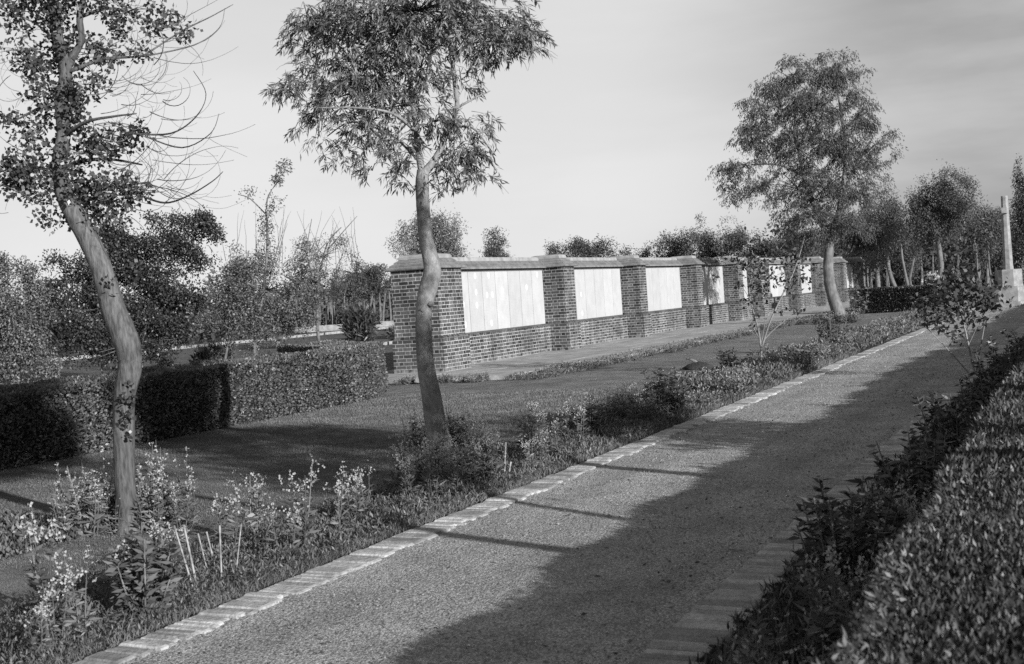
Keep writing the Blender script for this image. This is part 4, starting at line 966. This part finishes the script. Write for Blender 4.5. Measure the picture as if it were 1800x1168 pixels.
n = 420; P = np.stack([np.where(rng.uniform(size=n) < .7, rng.uniform(-2.9, -1.75, n), rng.uniform(-3.9, -2.9, n)), 3.6 + 18 * rng.uniform(size=n) ** 1.5, np.full(n, .006)], 1)
tag(link_mesh('leaf_litter', leaf_mesh('leaf_litter', P, rng.normal(size=(n, 3)) * np.array([1, 1, .12]), .032, .014, .4, 2.2), M_BED), 'dry fallen leaves scattered over the path', 'litter', kind='stuff')

# ------------------------------------------------------------------ shrubs in the right bed and in the border
def shrub(name, label, x, y, h, wd, seed, L=.09, mat=None, nst=9, cat='shrub'):
    r = np.random.default_rng(seed); T = make_tree(name, label, cat, base=(x, y, 0)); mb = MB(); P = []; D = []
    for s in range(nst):
        a = r.uniform(0, 6.28); rr = r.uniform(0, 1) ** .5 * wd * .5; hh = h * r.uniform(.65, 1.05)
        b0 = np.array([x, y, 0]) + np.array([math.cos(a), math.sin(a), 0]) * rr * .4; tp = np.array([x + math.cos(a) * rr, y + math.sin(a) * rr, hh])
        mb.tube([b0, (b0 + tp) / 2, tp], [.008, .006, .003], 4)
        for k in range(60):
            t_ = r.uniform(.12, 1.0); p = b0 * (1 - t_) + tp * t_; b = r.uniform(0, 6.28)
            P.append(p); D.append([math.cos(b), math.sin(b), r.uniform(-.3, .8)])
    link_mesh('leaves', leaf_mesh('leaves', np.array(P), np.array(D), L, L * .3, .5, 1.4), mat or M_DARKLEAF, T); mb.build('stems', M_TWIG, T, True)
    return T
SH = [(-1.08, 5.6, .55, .55, 'dark narrow-leaved shrub overhanging the right kerb, nearest one'), (-.95, 7.3, .55, .6, 'dark leafy shrub second along the right kerb'), (-.95, 9.2, .62, .7, 'dark leafy shrub third along the right kerb, tall and thick'),
      (-.9, 11.4, .6, .7, 'dark leafy shrub fourth along the right kerb'), (-.9, 13.8, .6, .7, 'dark leafy shrub fifth along the right kerb'), (-.95, 16.4, .6, .8, 'dark leafy shrub by the foot of the splayed sapling'), (-.9, 20.5, .6, 1.0, 'dark leafy shrub beyond the splayed sapling')]
for k, (x, y, h, wd, lb) in enumerate(SH): shrub('leafy_shrub', lb, x, y, h, wd, 400 + k, .07, nst=18)
for k, (px, py, h, wd, lb) in enumerate([(1168, 735, .55, .6, 'dark bushy rose in the border, left of the forked sapling'), (1465, 618, .75, .9, 'dark bush in the border below the bent trunk'), (1510, 560, 1.3, .8, 'tall wispy plant in front of the dark hedge block'), (1290, 668, .45, .6, 'dark bush in the border just left of the forked sapling foot'), (1400, 650, .4, .8, 'rounded bush right of the forked sapling foot'),
                                         (1035, 770, .34, .4, 'leafy bush in the border beyond the canes'), (250, 1085, .4, .5, 'broad-leaved plant in the near border, left of the leaning canes')]):
    b = G(px, py); shrub('leafy_shrub', lb, b[0], b[1], h, wd, 420 + k, .08 if k != 2 else .14, M_DARKLEAF if k in (1, 3) else M_BED, 12 if k != 2 else 6)
b = G(1642, 508); T = feathery('flowering_shrub', 'bushy shrub topped with white blossom near the far hedge', b, 60, None, [(1640, 500, 12, 10)], 60, .14, .08, M_DARKLEAF, M_BARKC, 10, .1, 0, 431, cat='shrub', tw=0, rag=0)
P = np.array([W(1640 + rng.normal() * 7, 487 + rng.normal() * 4, 59.5 + rng.normal() * .2) for k in range(160)])
link_mesh('blossoms', leaf_mesh('blossoms', P, rng.normal(size=P.shape), .14, .11), M_PETAL, T)

# ------------------------------------------------------------------ canes, turf heap
def cane(x0, y0, x1, y1, lb, d0, wpx=5):
    b = G(x1, y1); d = depth(b) if d0 is None else d0
    a = W(x0, y0, d); q = W(x1, y1, d); r = wpx * .34 * d / FPX; ax = unit(a - q); q = q - ax * .06
    mb = MB(); L = np.linalg.norm(a - q); pts = []; rd = []
    for k in range(7):
        t_ = k / 6; c = q + (a - q) * t_
        for o, s in ((-.006, 1.0), (0, 1.25), (.006, 1.0)):
            if 0 < k < 6 or o == 0: pts.append(c + ax * o); rd.append(r * s * (1.05 - .2 * t_))
    mb.tube(pts, rd, 8); o = mb.build('garden_cane', M_CANE, None, True)
    tag(o, lb, 'cane', 'garden canes')
for x0, y0, x1, y1, lb, w_ in [(306, 924, 340, 1036, 'leftmost leaning cane in the near border', 5), (323, 923, 347, 1034, 'second leaning cane from the left, thicker and longer', 6), (348, 938, 365, 1005, 'thin leaning cane third from the left in the near border', 4),
                           (363, 935, 379, 1000, 'fourth leaning cane in the near border, short and pale', 4.5), (386, 924, 390, 1028, 'upright cane in the near border', 5), (424, 922, 414, 1015, 'cane leaning the other way, rightmost of the near canes', 4)]:
    cane(x0, y0, x1, y1, lb, None, w_)
for x0, y0, x1, y1, lb, w_ in [(850, 780, 858, 828, 'left dark cane in the border past the wavy trunk', 3.5), (889, 778, 886, 840, 'middle pale cane in the border past the wavy trunk', 5), (898, 812, 893, 842, 'short pale stake rightmost in the border past the wavy trunk', 5)]:
    cane(x0, y0, x1, y1, lb, None, w_)
c = G(1228, 648); mb = MB(); rs = []
T = empty('turf_heap', (float(c[0]), float(c[1]), 0)); tag(T, 'small dark heap of turf with a stick on the lawn', 'heap')
random.seed(3)
for zz, rr in ((0, .25), (.03, .23), (.07, .17), (.10, .10), (.12, .03)):
    rs.append([(c[0] + math.cos(a) * rr * 1.2 * random.uniform(.85, 1.15), c[1] + math.sin(a) * rr * random.uniform(.85, 1.15), zz + random.uniform(-.008, .008)) for a in np.linspace(0, 2 * math.pi, 14, endpoint=False)])
mb.rings(rs); mb.build('heap', M_SOIL, T, True)
mb = MB(); dd = depth(c); P_, R_ = pxpath([(1232, 643, 6), (1222, 636, 6), (1212, 631, 4), (1206, 631, 3)], dd); mb.tube(P_, R_, 6, .1); mb.build('stick', M_TWIG, T, True)
